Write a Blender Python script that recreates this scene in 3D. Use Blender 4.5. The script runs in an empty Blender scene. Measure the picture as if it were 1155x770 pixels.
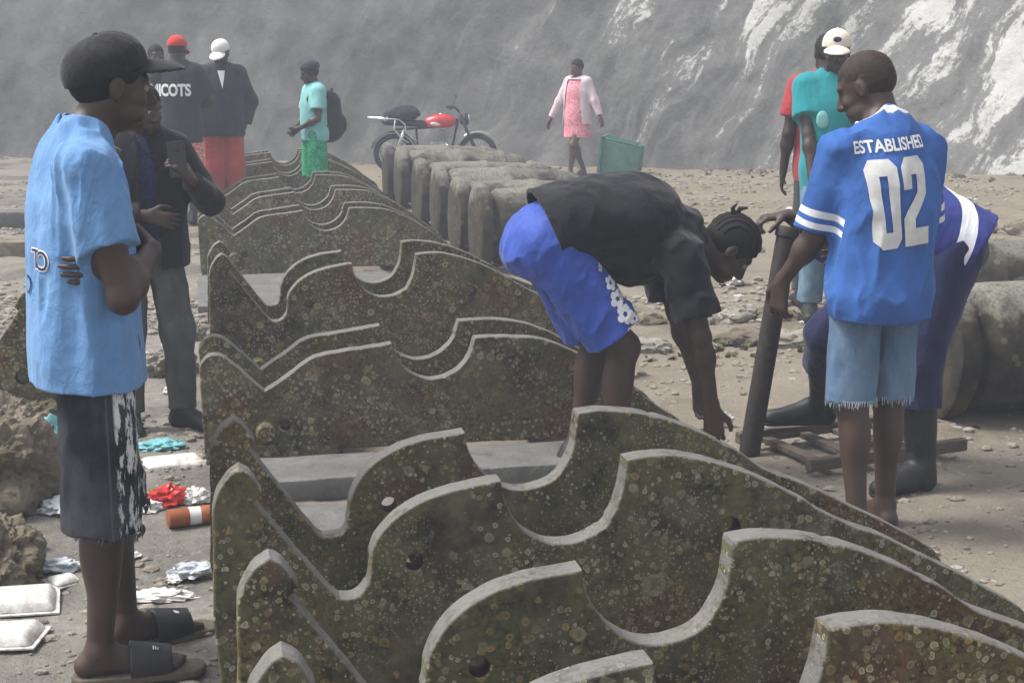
import bpy, bmesh, math, random
import numpy as np
from mathutils import Vector, Matrix, noise as mnoise
from mathutils.bvhtree import BVHTree

random.seed(7); np.random.seed(7)
scene = bpy.context.scene
COL = scene.collection
R = math.radians

# ------------------------------------------------------------------ helpers
def tag(o, label=None, cat=None, group=None, kind=None):
    if label: o['label'] = label
    if cat: o['category'] = cat
    if group: o['group'] = group
    if kind: o['kind'] = kind
    return o

def link(o, parent=None):
    COL.objects.link(o)
    if parent is not None: o.parent = parent
    return o

def empty(name, loc=(0, 0, 0), rz=0.0):
    o = bpy.data.objects.new(name, None)
    o.empty_display_size = .1
    o.location = loc; o.rotation_euler = (0, 0, rz)
    return link(o)

def mesh_obj(name, V, F, mats, parent=None, smooth=True, fmat=None):
    me = bpy.data.meshes.new(name)
    V = np.asarray(V, dtype=np.float32)
    if isinstance(F, np.ndarray):
        n, k = F.shape
        me.vertices.add(len(V)); me.vertices.foreach_set('co', V.ravel())
        me.loops.add(n * k); me.loops.foreach_set('vertex_index', F.astype(np.int32).ravel())
        me.polygons.add(n)
        me.polygons.foreach_set('loop_start', np.arange(0, n * k, k, dtype=np.int32))
        me.update(calc_edges=True)
    else:
        me.from_pydata([tuple(v) for v in V], [], F)
        me.update()
    for m in (mats if isinstance(mats, (list, tuple)) else [mats]): me.materials.append(m)
    if fmat is not None: me.polygons.foreach_set('material_index', np.asarray(fmat, dtype=np.int32))
    me.polygons.foreach_set('use_smooth', np.full(len(me.polygons), smooth))
    me.validate()
    o = bpy.data.objects.new(name, me)
    return link(o, parent)

def bm_obj(name, bm, mats, parent=None, smooth=False, angle=None):
    bmesh.ops.recalc_face_normals(bm, faces=bm.faces)
    me = bpy.data.meshes.new(name)
    bm.to_mesh(me); bm.free()
    for m in (mats if isinstance(mats, (list, tuple)) else [mats]): me.materials.append(m)
    me.polygons.foreach_set('use_smooth', np.full(len(me.polygons), smooth or angle is not None))
    if angle is not None: me.set_sharp_from_angle(angle=R(angle))
    o = bpy.data.objects.new(name, me)
    return link(o, parent)

def bm_box(bm, c, s, rot=None, bev=.004):
    r = bmesh.ops.create_cube(bm, size=1.0)
    M = Matrix.Translation(c) @ (rot.to_4x4() if rot is not None else Matrix()) @ Matrix.Diagonal((s[0], s[1], s[2], 1))
    bmesh.ops.transform(bm, matrix=M, verts=r['verts'])
    if bev:
        es = list({e for v in r['verts'] for e in v.link_edges})
        bmesh.ops.bevel(bm, geom=es, offset=bev, segments=2, affect='EDGES', profile=.5)

def tube_vf(pts, rad, n=10, closed=False):
    pts = [Vector(p) for p in pts]; V = []; F = []
    N = len(pts)
    rads = rad if isinstance(rad, (list, tuple)) else [rad] * N
    prev = None
    for i, p in enumerate(pts):
        if closed: t = (pts[(i + 1) % N] - pts[i - 1]).normalized()
        else: t = (pts[min(i + 1, N - 1)] - pts[max(i - 1, 0)]).normalized()
        if prev is None:
            a = Vector((0, 0, 1)) if abs(t.z) < .9 else Vector((1, 0, 0))
            u = t.cross(a).normalized()
        else:
            u = (prev - t * prev.dot(t)).normalized()
        prev = u; w = t.cross(u)
        for k in range(n):
            an = 2 * math.pi * k / n
            V.append(p + (u * math.cos(an) + w * math.sin(an)) * rads[i])
    M = N if closed else N - 1
    for i in range(M):
        for k in range(n):
            a = i * n + k; b = i * n + (k + 1) % n
            c = ((i + 1) % N) * n + (k + 1) % n; d = ((i + 1) % N) * n + k
            F.append((a, b, c, d))
    if not closed:
        F.append(tuple(range(n))[::-1]); F.append(tuple((N - 1) * n + k for k in range(n)))
    return V, F

def add_tube(bm, pts, rad, n=10, closed=False):
    V, F = tube_vf(pts, rad, n, closed)
    vs = [bm.verts.new(v) for v in V]
    for f in F:
        try: bm.faces.new([vs[i] for i in f])
        except ValueError: pass

def lathe_vf(prof, n=40, axis='X'):
    V = []; F = []
    for x, r in prof:
        for k in range(n):
            a = 2 * math.pi * k / n
            if axis == 'X': V.append((x, r * math.cos(a), r * math.sin(a)))
            else: V.append((r * math.cos(a), r * math.sin(a), x))
    m = len(prof)
    for i in range(m - 1):
        for k in range(n):
            F.append((i * n + k, i * n + (k + 1) % n, (i + 1) * n + (k + 1) % n, (i + 1) * n + k))
    F.append(tuple(range(n))[::-1]); F.append(tuple((m - 1) * n + k for k in range(n)))
    return V, F

def add_vf(bm, V, F, M=None):
    vs = [bm.verts.new((M @ Vector(v)) if M is not None else v) for v in V]
    for f in F:
        try: bm.faces.new([vs[i] for i in f])
        except ValueError: pass

# --------------------------------------------------------------- noise (numpy)
_T = np.random.RandomState(3).rand(64, 64, 64).astype(np.float32)
def vnoise(P, off=0.0):
    P = np.asarray(P, dtype=np.float32) + np.float32(off) + 1000.0
    i = np.floor(P).astype(np.int32); f = P - i
    f = f * f * (3 - 2 * f)
    i0 = i & 63; i1 = (i + 1) & 63
    x0, y0, z0 = i0[..., 0], i0[..., 1], i0[..., 2]; x1, y1, z1 = i1[..., 0], i1[..., 1], i1[..., 2]
    fx, fy, fz = f[..., 0], f[..., 1], f[..., 2]
    a = _T[x0, y0, z0] * (1 - fx) + _T[x1, y0, z0] * fx
    b = _T[x0, y1, z0] * (1 - fx) + _T[x1, y1, z0] * fx
    c = _T[x0, y0, z1] * (1 - fx) + _T[x1, y0, z1] * fx
    d = _T[x0, y1, z1] * (1 - fx) + _T[x1, y1, z1] * fx
    return (a * (1 - fy) + b * fy) * (1 - fz) + (c * (1 - fy) + d * fy) * fz
def fbm(P, oct=4, off=0.0):
    s = 0; a = .5; t = 0
    for k in range(oct):
        s = s + a * vnoise(P * (2 ** k), off + 7.3 * k); t += a; a *= .5
    return s / t

# --------------------------------------------------------------- materials
class NT:
    def __init__(s, name):
        s.m = bpy.data.materials.new(name); s.m.use_nodes = True
        s.t = s.m.node_tree; s.b = s.t.nodes['Principled BSDF']
        s.out = s.t.nodes['Material Output']
    def n(s, typ, **kw):
        nd = s.t.nodes.new(typ)
        for k, v in kw.items(): setattr(nd, k, v)
        return nd
    def set(s, sock, v):
        if isinstance(v, bpy.types.NodeSocket): s.t.links.new(v, sock)
        elif isinstance(v, (tuple, list)) and len(v) == 3 and sock.type == 'RGBA': sock.default_value = (*v, 1)
        else: sock.default_value = v
    def coord(s, kind='Object'):
        return s.n('ShaderNodeTexCoord').outputs[kind]
    def pos(s): return s.n('ShaderNodeNewGeometry').outputs['Position']
    def mapping(s, vec, scale=(1, 1, 1), rot=(0, 0, 0), loc=(0, 0, 0)):
        m = s.n('ShaderNodeMapping'); s.set(m.inputs['Vector'], vec)
        m.inputs['Scale'].default_value = scale; m.inputs['Rotation'].default_value = rot
        s.set(m.inputs['Location'], loc); return m.outputs[0]
    def noise(s, vec, scale, detail=4, rough=.55, dist=0.0):
        m = s.n('ShaderNodeTexNoise'); s.set(m.inputs['Vector'], vec)
        m.inputs['Scale'].default_value = scale; m.inputs['Detail'].default_value = detail
        m.inputs['Roughness'].default_value = rough; m.inputs['Distortion'].default_value = dist
        return m.outputs['Fac']
    def ncol(s, vec, scale, detail=2):
        m = s.n('ShaderNodeTexNoise'); s.set(m.inputs['Vector'], vec)
        m.inputs['Scale'].default_value = scale; m.inputs['Detail'].default_value = detail
        return m.outputs['Color']
    def ramp(s, fac, lo, hi, c0=(0, 0, 0), c1=(1, 1, 1)):
        m = s.n('ShaderNodeValToRGB'); s.set(m.inputs[0], fac)
        if lo > hi: lo, hi, c0, c1 = hi, lo, c1, c0
        e = m.color_ramp.elements
        e[0].position = lo; e[1].position = hi; e[0].color = (*c0, 1); e[1].color = (*c1, 1)
        return m.outputs[0]
    def mix(s, fac, a, b, blend='MIX'):
        m = s.n('ShaderNodeMix', data_type='RGBA', blend_type=blend)
        s.set(m.inputs[0], fac); s.set(m.inputs[6], a); s.set(m.inputs[7], b)
        return m.outputs[2]
    def math(s, op, a, b=0.0, c=None, clamp=False):
        m = s.n('ShaderNodeMath', operation=op, use_clamp=clamp)
        s.set(m.inputs[0], a); s.set(m.inputs[1], b)
        if c is not None: s.set(m.inputs[2], c)
        return m.outputs[0]
    def vmath(s, op, a, b):
        m = s.n('ShaderNodeVectorMath', operation=op)
        s.set(m.inputs[0], a); s.set(m.inputs[1], b); return m.outputs[0]
    def vor(s, vec, scale, rand=1.0):
        m = s.n('ShaderNodeTexVoronoi'); s.set(m.inputs['Vector'], vec)
        m.inputs['Scale'].default_value = scale; m.inputs['Randomness'].default_value = rand
        return m.outputs['Distance'], m.outputs['Color']
    def sep(s, col):
        m = s.n('ShaderNodeSeparateColor'); s.set(m.inputs[0], col); return m.outputs
    def sepxyz(s, v):
        m = s.n('ShaderNodeSeparateXYZ'); s.set(m.inputs[0], v); return m.outputs
    def attr(s, name):
        m = s.n('ShaderNodeAttribute', attribute_name=name); return m.outputs['Fac']
    def rnd(s): return s.n('ShaderNodeObjectInfo').outputs['Random']
    def bump(s, h, strength=.3, dist=.01):
        m = s.n('ShaderNodeBump'); s.set(m.inputs['Height'], h)
        m.inputs['Strength'].default_value = strength; m.inputs['Distance'].default_value = dist
        s.t.links.new(m.outputs[0], s.b.inputs['Normal'])
    def fin(s, col, rough=.8, metal=0.0, spec=.5):
        s.set(s.b.inputs['Base Color'], col); s.set(s.b.inputs['Roughness'], rough)
        s.b.inputs['Metallic'].default_value = metal
        s.b.inputs['Specular IOR Level'].default_value = spec
        return s.m

def m_plain(name, col, rough=.6, var=.25, scale=18, bump=.15, spec=.4, metal=0.0):
    t = NT(name); v = t.coord()
    n1 = t.noise(v, scale, 5, .6)
    c = t.mix(t.ramp(n1, .3, .7), tuple(x * (1 - var) for x in col), tuple(min(1, x * (1 + var)) for x in col))
    if bump: t.bump(t.noise(v, scale * 4, 4), bump, .004)
    return t.fin(c, rough, metal, spec)

def m_cloth(name, col, var=.16, rough=.9, fade=0.0, bump=.25):
    t = NT(name); v = t.coord()
    n1 = t.noise(v, 5, 4, .6); n2 = t.noise(v, 260, 2, .5)
    c = t.mix(t.ramp(n1, .3, .7), tuple(x * (1 - var) for x in col), tuple(min(1, x * (1 + var)) for x in col))
    c = t.mix(t.math('MULTIPLY', n2, .28), c, tuple(x * .45 for x in col))
    if fade:
        c = t.mix(t.math('MULTIPLY', t.ramp(t.noise(v, 9, 5, .65), .45, .75), fade), c, tuple(min(1, x * 2.2 + .06) for x in col))
    q = t.noise(t.mapping(v, (1, 1, .5), (.3, .2, 0)), 7, 3, .5, 1.2); q2 = t.noise(t.mapping(v, (1, 1, .8), (.5, -.4, .3)), 15, 3, .5, 1.5)
    rg = t.math('SUBTRACT', 1.0, t.math('ABSOLUTE', t.math('MULTIPLY_ADD', q, 5.0, -2.5), clamp=False), clamp=True)
    rg2 = t.math('SUBTRACT', 1.0, t.math('ABSOLUTE', t.math('MULTIPLY_ADD', q2, 6.0, -3.0)), clamp=True)
    h = t.math('ADD', t.math('ADD', t.math('MULTIPLY', rg, 1.1), t.math('MULTIPLY', rg2, .45)), t.math('ADD', t.math('MULTIPLY', t.noise(v, 22, 4, .6), .6), t.math('MULTIPLY', n2, .10)))
    t.bump(h, bump * .85, .012)
    t.b.inputs['Sheen Weight'].default_value = .12
    return t.fin(c, rough, 0, .2)

def m_skin(name, col):
    t = NT(name); v = t.coord()
    n1 = t.noise(v, 9, 4, .6)
    c = t.mix(t.ramp(n1, .3, .7), tuple(x * .8 for x in col), tuple(x * 1.22 for x in col))
    c = t.mix(t.math('MULTIPLY', t.noise(v, 120, 2), .25), c, tuple(x * .6 for x in col))
    t.bump(t.noise(v, 180, 3), .12, .002)
    return t.fin(c, .52, 0, .45)

def m_denim(name, col, fadecol, amt=.6, lo=.45, hi=.7):
    t = NT(name); v = t.coord()
    n = t.noise(t.mapping(v, (1, 1, .5)), 8, 6, .65)
    c = t.mix(t.math('MULTIPLY', t.ramp(n, lo, hi), amt), col, fadecol)
    w = t.noise(t.mapping(v, (1, 1, .08)), 420, 2)
    c = t.mix(t.math('MULTIPLY', w, .35), c, tuple(x * .5 for x in col))
    t.bump(t.math('ADD', t.noise(v, 16, 5, .6), t.math('MULTIPLY', w, .1)), .35, .012)
    return t.fin(c, .92, 0, .15)

def m_black_denim():
    t = NT('black distressed denim'); v = t.coord()
    x, y, z = t.sepxyz(v)
    n = t.noise(t.mapping(v, (1, 1, .6)), 7, 6, .65)
    c = t.mix(t.math('MULTIPLY', t.ramp(n, .42, .75), .75), (.016, .017, .021), (.095, .098, .112))
    band = t.math('MULTIPLY', t.ramp(x, -.012, .006), t.ramp(x, .128, .112))
    holes = t.ramp(t.noise(t.mapping(v, (1, 1, .32)), 46, 5, .7), .53, .58)
    c = t.mix(t.math('MULTIPLY', band, holes), c, (.62, .62, .62))
    seam = t.ramp(t.math('ABSOLUTE', t.math('SUBTRACT', x, -.016)), .004, .001)
    c = t.mix(t.math('MULTIPLY', seam, .35), c, (.18, .18, .19))
    t.bump(t.math('ADD', t.noise(v, 16, 5, .6), t.math('MULTIPLY', holes, .3)), .4, .012)
    return t.fin(c, .92, 0, .15)

def m_iron(name, rim=False, rusty=0.0):
    t = NT(name)
    off = t.n('ShaderNodeCombineXYZ'); r = t.rnd()
    t.set(off.inputs[0], t.math('MULTIPLY', r, 37.0)); t.set(off.inputs[1], t.math('MULTIPLY', r, 91.0)); t.set(off.inputs[2], t.math('MULTIPLY', r, 17.0))
    v = t.vmath('ADD', t.coord(), off.outputs[0])
    vd = t.vmath('ADD', v, t.vmath('SCALE', t.ncol(v, 26, 3), (0, 0, 0)))
    sc = t.n('ShaderNodeVectorMath', operation='SCALE'); t.set(sc.inputs[0], t.ncol(v, 34, 5)); sc.inputs['Scale'].default_value = .017
    vd = t.vmath('ADD', v, sc.outputs[0])
    big = t.noise(v, 2.6, 4, .6); mid = t.noise(v, 11, 5, .65); fine = t.noise(v, 70, 4, .65)
    c = t.mix(t.ramp(mid, .35, .68), (.016, .014, .010), (.125, .108, .068))
    c = t.mix(t.ramp(big, .47 - rusty, .60 - rusty), c, t.mix(t.ramp(fine, .35, .65), (.040, .021, .013), (.13, .072, .036)))
    moss = t.math('MULTIPLY', t.ramp(t.noise(v, 4.2, 5, .6, .4), .40, .56), t.ramp(fine, .38, .58))
    c = t.mix(t.math('MULTIPLY', moss, .85), c, t.mix(mid, (.050, .056, .022), (.15, .145, .060)))
    h = t.math('MULTIPLY', fine, .8)
    # lichen rosettes of several sizes
    for i, (scl, rad, thr, col, amt) in enumerate(((11, .42, .60, (.26, .25, .17), .75), (22, .50, .45, (.36, .34, .22), .9), (36, .56, .35, (.30, .215, .085), .95), (60, .58, .30, (.44, .42, .30), .95), (110, .60, .40, (.36, .34, .22), .9))):
        vv = t.vmath('ADD', vd, (i * 3.1, i * 1.7, i * 5.3))
        d, cc = t.vor(vv, scl)
        s = t.sep(cc)
        rr = t.math('MULTIPLY_ADD', s[1], rad * .75, rad * .18)
        on = t.math('GREATER_THAN', s[0], thr)
        edge = t.math('SUBTRACT', rr, d)
        disc = t.ramp(edge, 0.0, .07)
        ring = t.ramp(t.math('ABSOLUTE', t.math('SUBTRACT', edge, .07)), .16, .02)
        patch = t.ramp(t.noise(t.vmath('ADD', v, (i * 9.0, 2.0, 1.0)), 3.6, 6), .43, .55)
        f = t.math('MULTIPLY', t.math('MULTIPLY', on, disc), t.math('MULTIPLY_ADD', ring, .55, .40))
        f = t.math('MULTIPLY', t.math('MULTIPLY', f, patch), t.math('MULTIPLY', t.math('MULTIPLY_ADD', s[2], .7, .45), amt), clamp=True)
        c = t.mix(f, c, t.mix(t.math('MULTIPLY', fine, .6), col, tuple(x * .5 for x in col)))
        h = t.math('ADD', h, t.math('MULTIPLY', f, .35))
    rough = .86
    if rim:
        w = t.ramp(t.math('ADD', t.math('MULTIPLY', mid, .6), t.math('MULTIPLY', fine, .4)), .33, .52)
        c = t.mix(t.math('MULTIPLY', w, .9), c, t.mix(t.math('ADD', t.math('MULTIPLY', fine, .5), t.math('MULTIPLY', mid, .5)), (.07, .068, .062), (.20, .196, .188)))  # paler edge colour: rubbed wear, with sky light from above painted in
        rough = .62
    t.bump(h, .55, .008)
    return t.fin(c, rough, 0, .35)

def m_cannon():
    t = NT('weathered gun iron')
    r = t.rnd(); off = t.n('ShaderNodeCombineXYZ')
    t.set(off.inputs[0], t.math('MULTIPLY', r, 31.0)); t.set(off.inputs[1], t.math('MULTIPLY', r, 57.0))
    p = t.coord(); v = t.vmath('ADD', p, off.outputs[0])
    big = t.noise(v, 3.0, 5, .62); mid = t.noise(v, 12, 5, .65); fine = t.noise(v, 60, 4, .65)
    c = t.mix(t.ramp(mid, .35, .68), (.016, .014, .011), (.050, .044, .033))
    c = t.mix(t.ramp(big, .48, .62), c, t.mix(fine, (.030, .028, .017), (.085, .074, .045)))
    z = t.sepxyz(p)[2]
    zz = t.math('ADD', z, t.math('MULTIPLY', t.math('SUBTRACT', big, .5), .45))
    top_light = t.math('MULTIPLY', t.ramp(zz, .18, .27), t.ramp(fine, .30, .52))  # paler barrel top: light from above painted into the colour
    c = t.mix(t.math('MULTIPLY', top_light, .85), c, t.mix(mid, (.10, .097, .08), (.27, .26, .22)))
    d, cc = t.vor(v, 16); s = t.sep(cc)
    f = t.math('MULTIPLY', t.math('GREATER_THAN', s[0], .55), t.ramp(t.math('SUBTRACT', t.math('MULTIPLY', s[1], .4), d), 0, .08))
    c = t.mix(t.math('MULTIPLY', f, .28), c, (.24, .22, .14))
    t.bump(t.math('ADD', fine, t.math('MULTIPLY', mid, .5)), .35, .008)
    return t.fin(c, .9, 0, .3)

def m_wall():
    t = NT('weathered lime wall'); p = t.pos()
    # coordinates in the wall's own frame: s along it, z up
    A = t.mapping(p, (1, 1, 1), (0, 0, R(24.9)))
    warp = t.n('ShaderNodeVectorMath', operation='SCALE'); t.set(warp.inputs[0], t.ncol(A, .8, 3)); warp.inputs['Scale'].default_value = .9
    B = t.vmath('ADD', A, warp.outputs[0])
    Bq = t.mapping(B, (1, 1, 1), (0, R(-30), 0))
    s1 = t.noise(t.mapping(Bq, (1.9, .3, .42)), 1.15, 8, .66)
    s2 = t.noise(t.mapping(Bq, (5.0, .5, .9)), 1.0, 8, .7)
    big = t.noise(A, .35, 5, .6); mid = t.noise(A, 2.2, 8, .68); fine = t.noise(A, 14, 6, .7)
    c = t.mix(t.ramp(mid, .30, .72), (.075, .074, .070), (.20, .197, .186))
    c = t.mix(t.math('MULTIPLY', t.ramp(s2, .42, .68), .55), c, (.075, .075, .068))
    c = t.mix(t.math('MULTIPLY', t.ramp(fine, .35, .7), .3), c, (.10, .10, .092))
    x = t.sepxyz(A)[0]
    xr = t.ramp(t.math('MULTIPLY_ADD', x, .05, .5), .02, .62)     # more white plaster to the right; plainer left paints in thicker haze
    f = t.math('ADD', t.math('MULTIPLY', s1, .62), t.math('MULTIPLY', s2, .30))
    f = t.math('ADD', f, t.math('MULTIPLY', fine, .16))
    f = t.math('ADD', f, t.math('MULTIPLY', t.math('SUBTRACT', xr, .42), .21))
    wh = t.ramp(f, .635, .675)
    pale = t.ramp(f, .53, .66)
    c = t.mix(t.math('MULTIPLY', pale, .42), c, (.40, .395, .37))
    c = t.mix(t.math('MULTIPLY', wh, .9), c, t.mix(fine, (.50, .49, .46), (.78, .77, .73)))
    c = t.mix(t.math('MULTIPLY', t.ramp(t.noise(A, .9, 6, .65), .55, .72), .35), c, (.06, .07, .045))
    t.bump(t.math('ADD', t.math('MULTIPLY', fine, .7), t.math('ADD', mid, t.math('MULTIPLY', wh, .25))), .5, .035)
    return t.fin(c, .95, 0, .2)

def m_ground():
    t = NT('trodden dirt'); p = t.pos()
    big = t.noise(p, .55, 5, .6); mid = t.noise(p, 3.0, 7, .68); fine = t.noise(p, 22, 6, .7); vf = t.noise(p, 90, 4, .7)
    x, y, z = t.sepxyz(p)
    c = t.mix(t.ramp(mid, .3, .7), (.13, .105, .080), (.30, .255, .20))
    c = t.mix(t.ramp(big, .42, .66), c, t.mix(fine, (.20, .172, .13), (.36, .325, .265)))
    left = t.ramp(t.math('ADD', x, t.math('MULTIPLY', t.math('SUBTRACT', mid, .5), 1.6)), .05, .9, (1, 1, 1), (0, 0, 0))
    c = t.mix(t.math('MULTIPLY', left, .8), c, t.mix(t.ramp(fine, .3, .7), (.17, .155, .135), (.38, .365, .335)))
    # thin moss and dry growth
    g = t.math('MULTIPLY', t.ramp(t.noise(p, 1.6, 6, .66), .53, .66), t.ramp(fine, .40, .62))
    c = t.mix(t.math('MULTIPLY', g, .65), c, (.085, .085, .035))
    far = t.ramp(t.math('MULTIPLY', y, .05), .42, .75)
    c = t.mix(t.math('MULTIPLY', t.math('MULTIPLY', far, t.ramp(mid, .38, .6)), .5), c, (.24, .20, .12))
    # small chips of pale stone
    d, cc = t.vor(p, 34); s = t.sep(cc)
    chip = t.math('MULTIPLY', t.math('GREATER_THAN', s[0], .55), t.ramp(t.math('SUBTRACT', t.math('MULTIPLY_ADD', s[1], .3, .1), d), 0, .05))
    c = t.mix(t.math('MULTIPLY', chip, .8), c, t.mix(s[2], (.20, .17, .13), (.50, .47, .42)))
    d2, cc2 = t.vor(p, 11); s2 = t.sep(cc2)
    chip2 = t.math('MULTIPLY', t.math('GREATER_THAN', s2[0], .70), t.ramp(t.math('SUBTRACT', t.math('MULTIPLY_ADD', s2[1], .25, .08), d2), 0, .04))
    c = t.mix(t.math('MULTIPLY', chip2, .8), c, t.mix(s2[2], (.14, .12, .09), (.48, .46, .42)))
    c = t.mix(t.math('MULTIPLY', vf, .4), c, (.07, .055, .04))
    wet = t.math('MULTIPLY', left, t.ramp(t.noise(p, 1.3, 4), .42, .56))
    rough = t.math('MULTIPLY_ADD', wet, -.68, .92)
    c = t.mix(t.math('MULTIPLY', wet, .45), c, (.10, .09, .078))
    h = t.math('ADD', t.math('MULTIPLY', fine, .7), t.math('ADD', t.math('MULTIPLY', vf, .35), t.math('MULTIPLY', t.math('ADD', chip, chip2), .6)))
    t.bump(h, .9, .03)
    return t.fin(c, rough, 0, .35)

def m_rock(name, a, b, mossy=.5):
    t = NT(name); v = t.coord()
    off = t.n('ShaderNodeCombineXYZ'); t.set(off.inputs[0], t.math('MULTIPLY', t.rnd(), 50.0)); v = t.vmath('ADD', v, off.outputs[0])
    mid = t.noise(v, 9, 7, .68); fine = t.noise(v, 55, 5, .7)
    c = t.mix(t.ramp(mid, .3, .7), a, b)
    c = t.mix(t.math('MULTIPLY', t.ramp(t.noise(v, 4.5, 5), .46, .62), mossy), c, (.06, .06, .022))
    c = t.mix(t.math('MULTIPLY', fine, .45), c, tuple(x * .35 for x in a))
    t.bump(t.math('ADD', fine, mid), .7, .015)
    return t.fin(c, .92, 0, .3)

def m_wood(name, a, b):
    t = NT(name); v = t.coord()
    g = t.noise(t.mapping(v, (1.2, 14, 14)), 3.5, 6, .65); f = t.noise(t.mapping(v, (3, 60, 60)), 3, 4)
    c = t.mix(t.ramp(g, .3, .7), a, b); c = t.mix(t.math('MULTIPLY', f, .5), c, tuple(x * .4 for x in a))
    t.bump(t.math('ADD', g, f), .4, .006)
    return t.fin(c, .88, 0, .25)

def m_stripe(name, base, stripe, bands, attr='sv'):
    """cloth with woven bands at given values of a per-vertex coordinate"""
    t = NT(name); v = t.coord()
    n1 = t.noise(v, 5, 4, .6); n2 = t.noise(v, 260, 2)
    a = t.attr(attr)
    f = None
    for lo, hi in bands:
        k = t.math('MULTIPLY', t.math('GREATER_THAN', a, lo), t.math('LESS_THAN', a, hi))
        f = k if f is None else t.math('MAXIMUM', f, k)
    c = t.mix(t.ramp(n1, .3, .7), tuple(x * .84 for x in base), tuple(x * 1.16 for x in base))
    c = t.mix(f, c, stripe)
    c = t.mix(t.math('MULTIPLY', n2, .25), c, (.02, .02, .03))
    q = t.noise(t.mapping(v, (1, 1, .5), (.3, .2, 0)), 7, 3, .5, 1.2); rg = t.math('SUBTRACT', 1.0, t.math('ABSOLUTE', t.math('MULTIPLY_ADD', q, 5.0, -2.5)), clamp=True)
    t.bump(t.math('ADD', rg, t.math('ADD', t.math('MULTIPLY', t.noise(v, 20, 4, .6), .7), t.math('MULTIPLY', n2, .12))), .22, .012)
    return t.fin(c, .88, 0, .2)

def m_pattern(name, a, b, scale=28):
    t = NT(name); v = t.coord()
    d = t.noise(v, scale, 2, .5, 2.5)
    c = t.mix(t.ramp(d, .47, .53), a, b)
    t.bump(t.noise(v, 14, 4), .2, .01)
    return t.fin(c, .9, 0, .2)

M = {}
M['skin'] = m_skin('dark brown skin', (.050, .028, .020))
M['skin2'] = m_skin('deep brown skin', (.036, .021, .016))
M['skin3'] = m_skin('brown skin', (.075, .042, .029))
M['hair'] = m_plain('black hair', (.009, .008, .008), .8, .4, 60, .5, .3)
M['stubble'] = m_plain('shaved hair', (.027, .018, .014), .75, .35, 60, .4, .3)
M['eye'] = m_plain('eye white', (.26, .23, .20), .3, .05, 20, 0)
M['iris'] = m_plain('dark iris', (.012, .008, .006), .2, .1, 20, 0)
M['blue_tee'] = m_cloth('washed blue cotton', (.125, .265, .50), .14, fade=.12)
M['cap_black'] = m_cloth('black cap cotton', (.013, .013, .015), .25, fade=.25)
M['black_denim'] = m_black_denim()
M['denim'] = m_denim('faded blue denim', (.075, .135, .235), (.22, .31, .42), .8, .35, .7)
M['grey_jean'] = m_denim('grey jeans', (.060, .062, .058), (.17, .17, .155), .8, .35, .7)
M['light_jean'] = m_denim('light blue jeans', (.10, .19, .28), (.30, .40, .48), .7)
M['fray'] = m_plain('frayed threads', (.36, .42, .48), .9, .3, 60, 0)
M['fray_dark'] = m_plain('frayed dark threads', (.06, .062, .07), .9, .3, 60, 0)
M['black'] = m_cloth('black cotton', (.010, .010, .013), .3)
M['jacket'] = m_cloth('black jacket cloth', (.012, .012, .015), .3)
M['navy_shirt'] = m_pattern('dark blue patterned shirt', (.012, .014, .04), (.025, .03, .085), 30)
M['dark_grey'] = m_cloth('charcoal cotton', (.022, .023, .027), .25)
M['slate'] = m_cloth('slate jacket cloth', (.028, .033, .040), .25)
M['coral'] = m_cloth('coral red cotton', (.48, .075, .06), .2, fade=.1)
M['redwhite'] = m_pattern('red and white print', (.52, .10, .09), (.62, .42, .40), 26)
M['royal'] = m_cloth('royal blue shorts cloth', (.033, .080, .38), .2, rough=.62)
M['jersey'] = m_stripe('blue jersey', (.040, .125, .39), (.72, .73, .76), ((.65, .73), (.79, .86), (3.0, 3.5)))
M['white_print'] = m_plain('white print', (.72, .73, .74), .75, .08, 30, .1)
M['grey_print'] = m_plain('worn white print', (.56, .56, .55), .8, .14, 22, .2)
M['dark_print'] = m_plain('dark blue print', (.012, .02, .07), .8, .2, 30, .1)
M['work_trouser'] = m_cloth('navy work trousers', (.014, .018, .066), .2)
M['work_shirt'] = m_stripe('blue work shirt', (.030, .042, .20), (.75, .76, .80), ((-.135, -.07),))
M['boot'] = m_plain('black rubber boot', (.010, .010, .011), .55, .4, 25, .2, .4)
M['shoe'] = m_plain('black shoe leather', (.012, .012, .014), .6, .4, 30, .25, .4)
M['slide'] = m_plain('black slide strap', (.014, .013, .013), .5, .4, 35, .3, .5)
M['slide_sole'] = m_plain('tan slide sole', (.09, .072, .05), .8, .3, 30, .2)
M['red_cap'] = m_cloth('red cap cotton', (.52, .035, .03), .15)
M['white_cap'] = m_cloth('white cap cotton', (.72, .71, .67), .08)
M['cream_cap'] = m_cloth('cream cap cotton', (.66, .60, .50), .08)
M['cyan_tee'] = m_cloth('pale aqua cotton', (.21, .50, .50), .15)
M['green_short'] = m_pattern('green shiny print', (.010, .22, .095), (.03, .36, .19), 14)
M['teal'] = m_cloth('teal polo cotton', (.012, .235, .265), .15)
M['redshirt'] = m_cloth('red cotton', (.34, .035, .045), .2)
M['bluesleeve'] = m_cloth('blue cotton', (.05, .12, .46), .15)
M['pinkdress'] = m_pattern('pink print', (.62, .12, .20), (.66, .36, .40), 30)
M['cardigan'] = m_cloth('pale pink knit', (.62, .50, .53), .08)
M['backpack'] = m_cloth('black backpack cloth', (.014, .015, .018), .3)
M['phone'] = m_plain('phone shell', (.012, .012, .013), .35, .1, 20, 0, .5)
M['lens'] = m_plain('phone lens', (.01, .01, .012), .1, .1, 20, 0, .6)
M['iron'] = m_iron('lichened iron')
M['iron_rim'] = m_iron('worn sky-lit iron edge', True)
M['iron_rust'] = m_iron('rusty lichened iron', False, .10)
M['hole'] = m_plain('painted hole shade', (.02, .012, .008), .95, .4, 40, .3)  # dark hole walls: shade of the recess painted as colour
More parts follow.
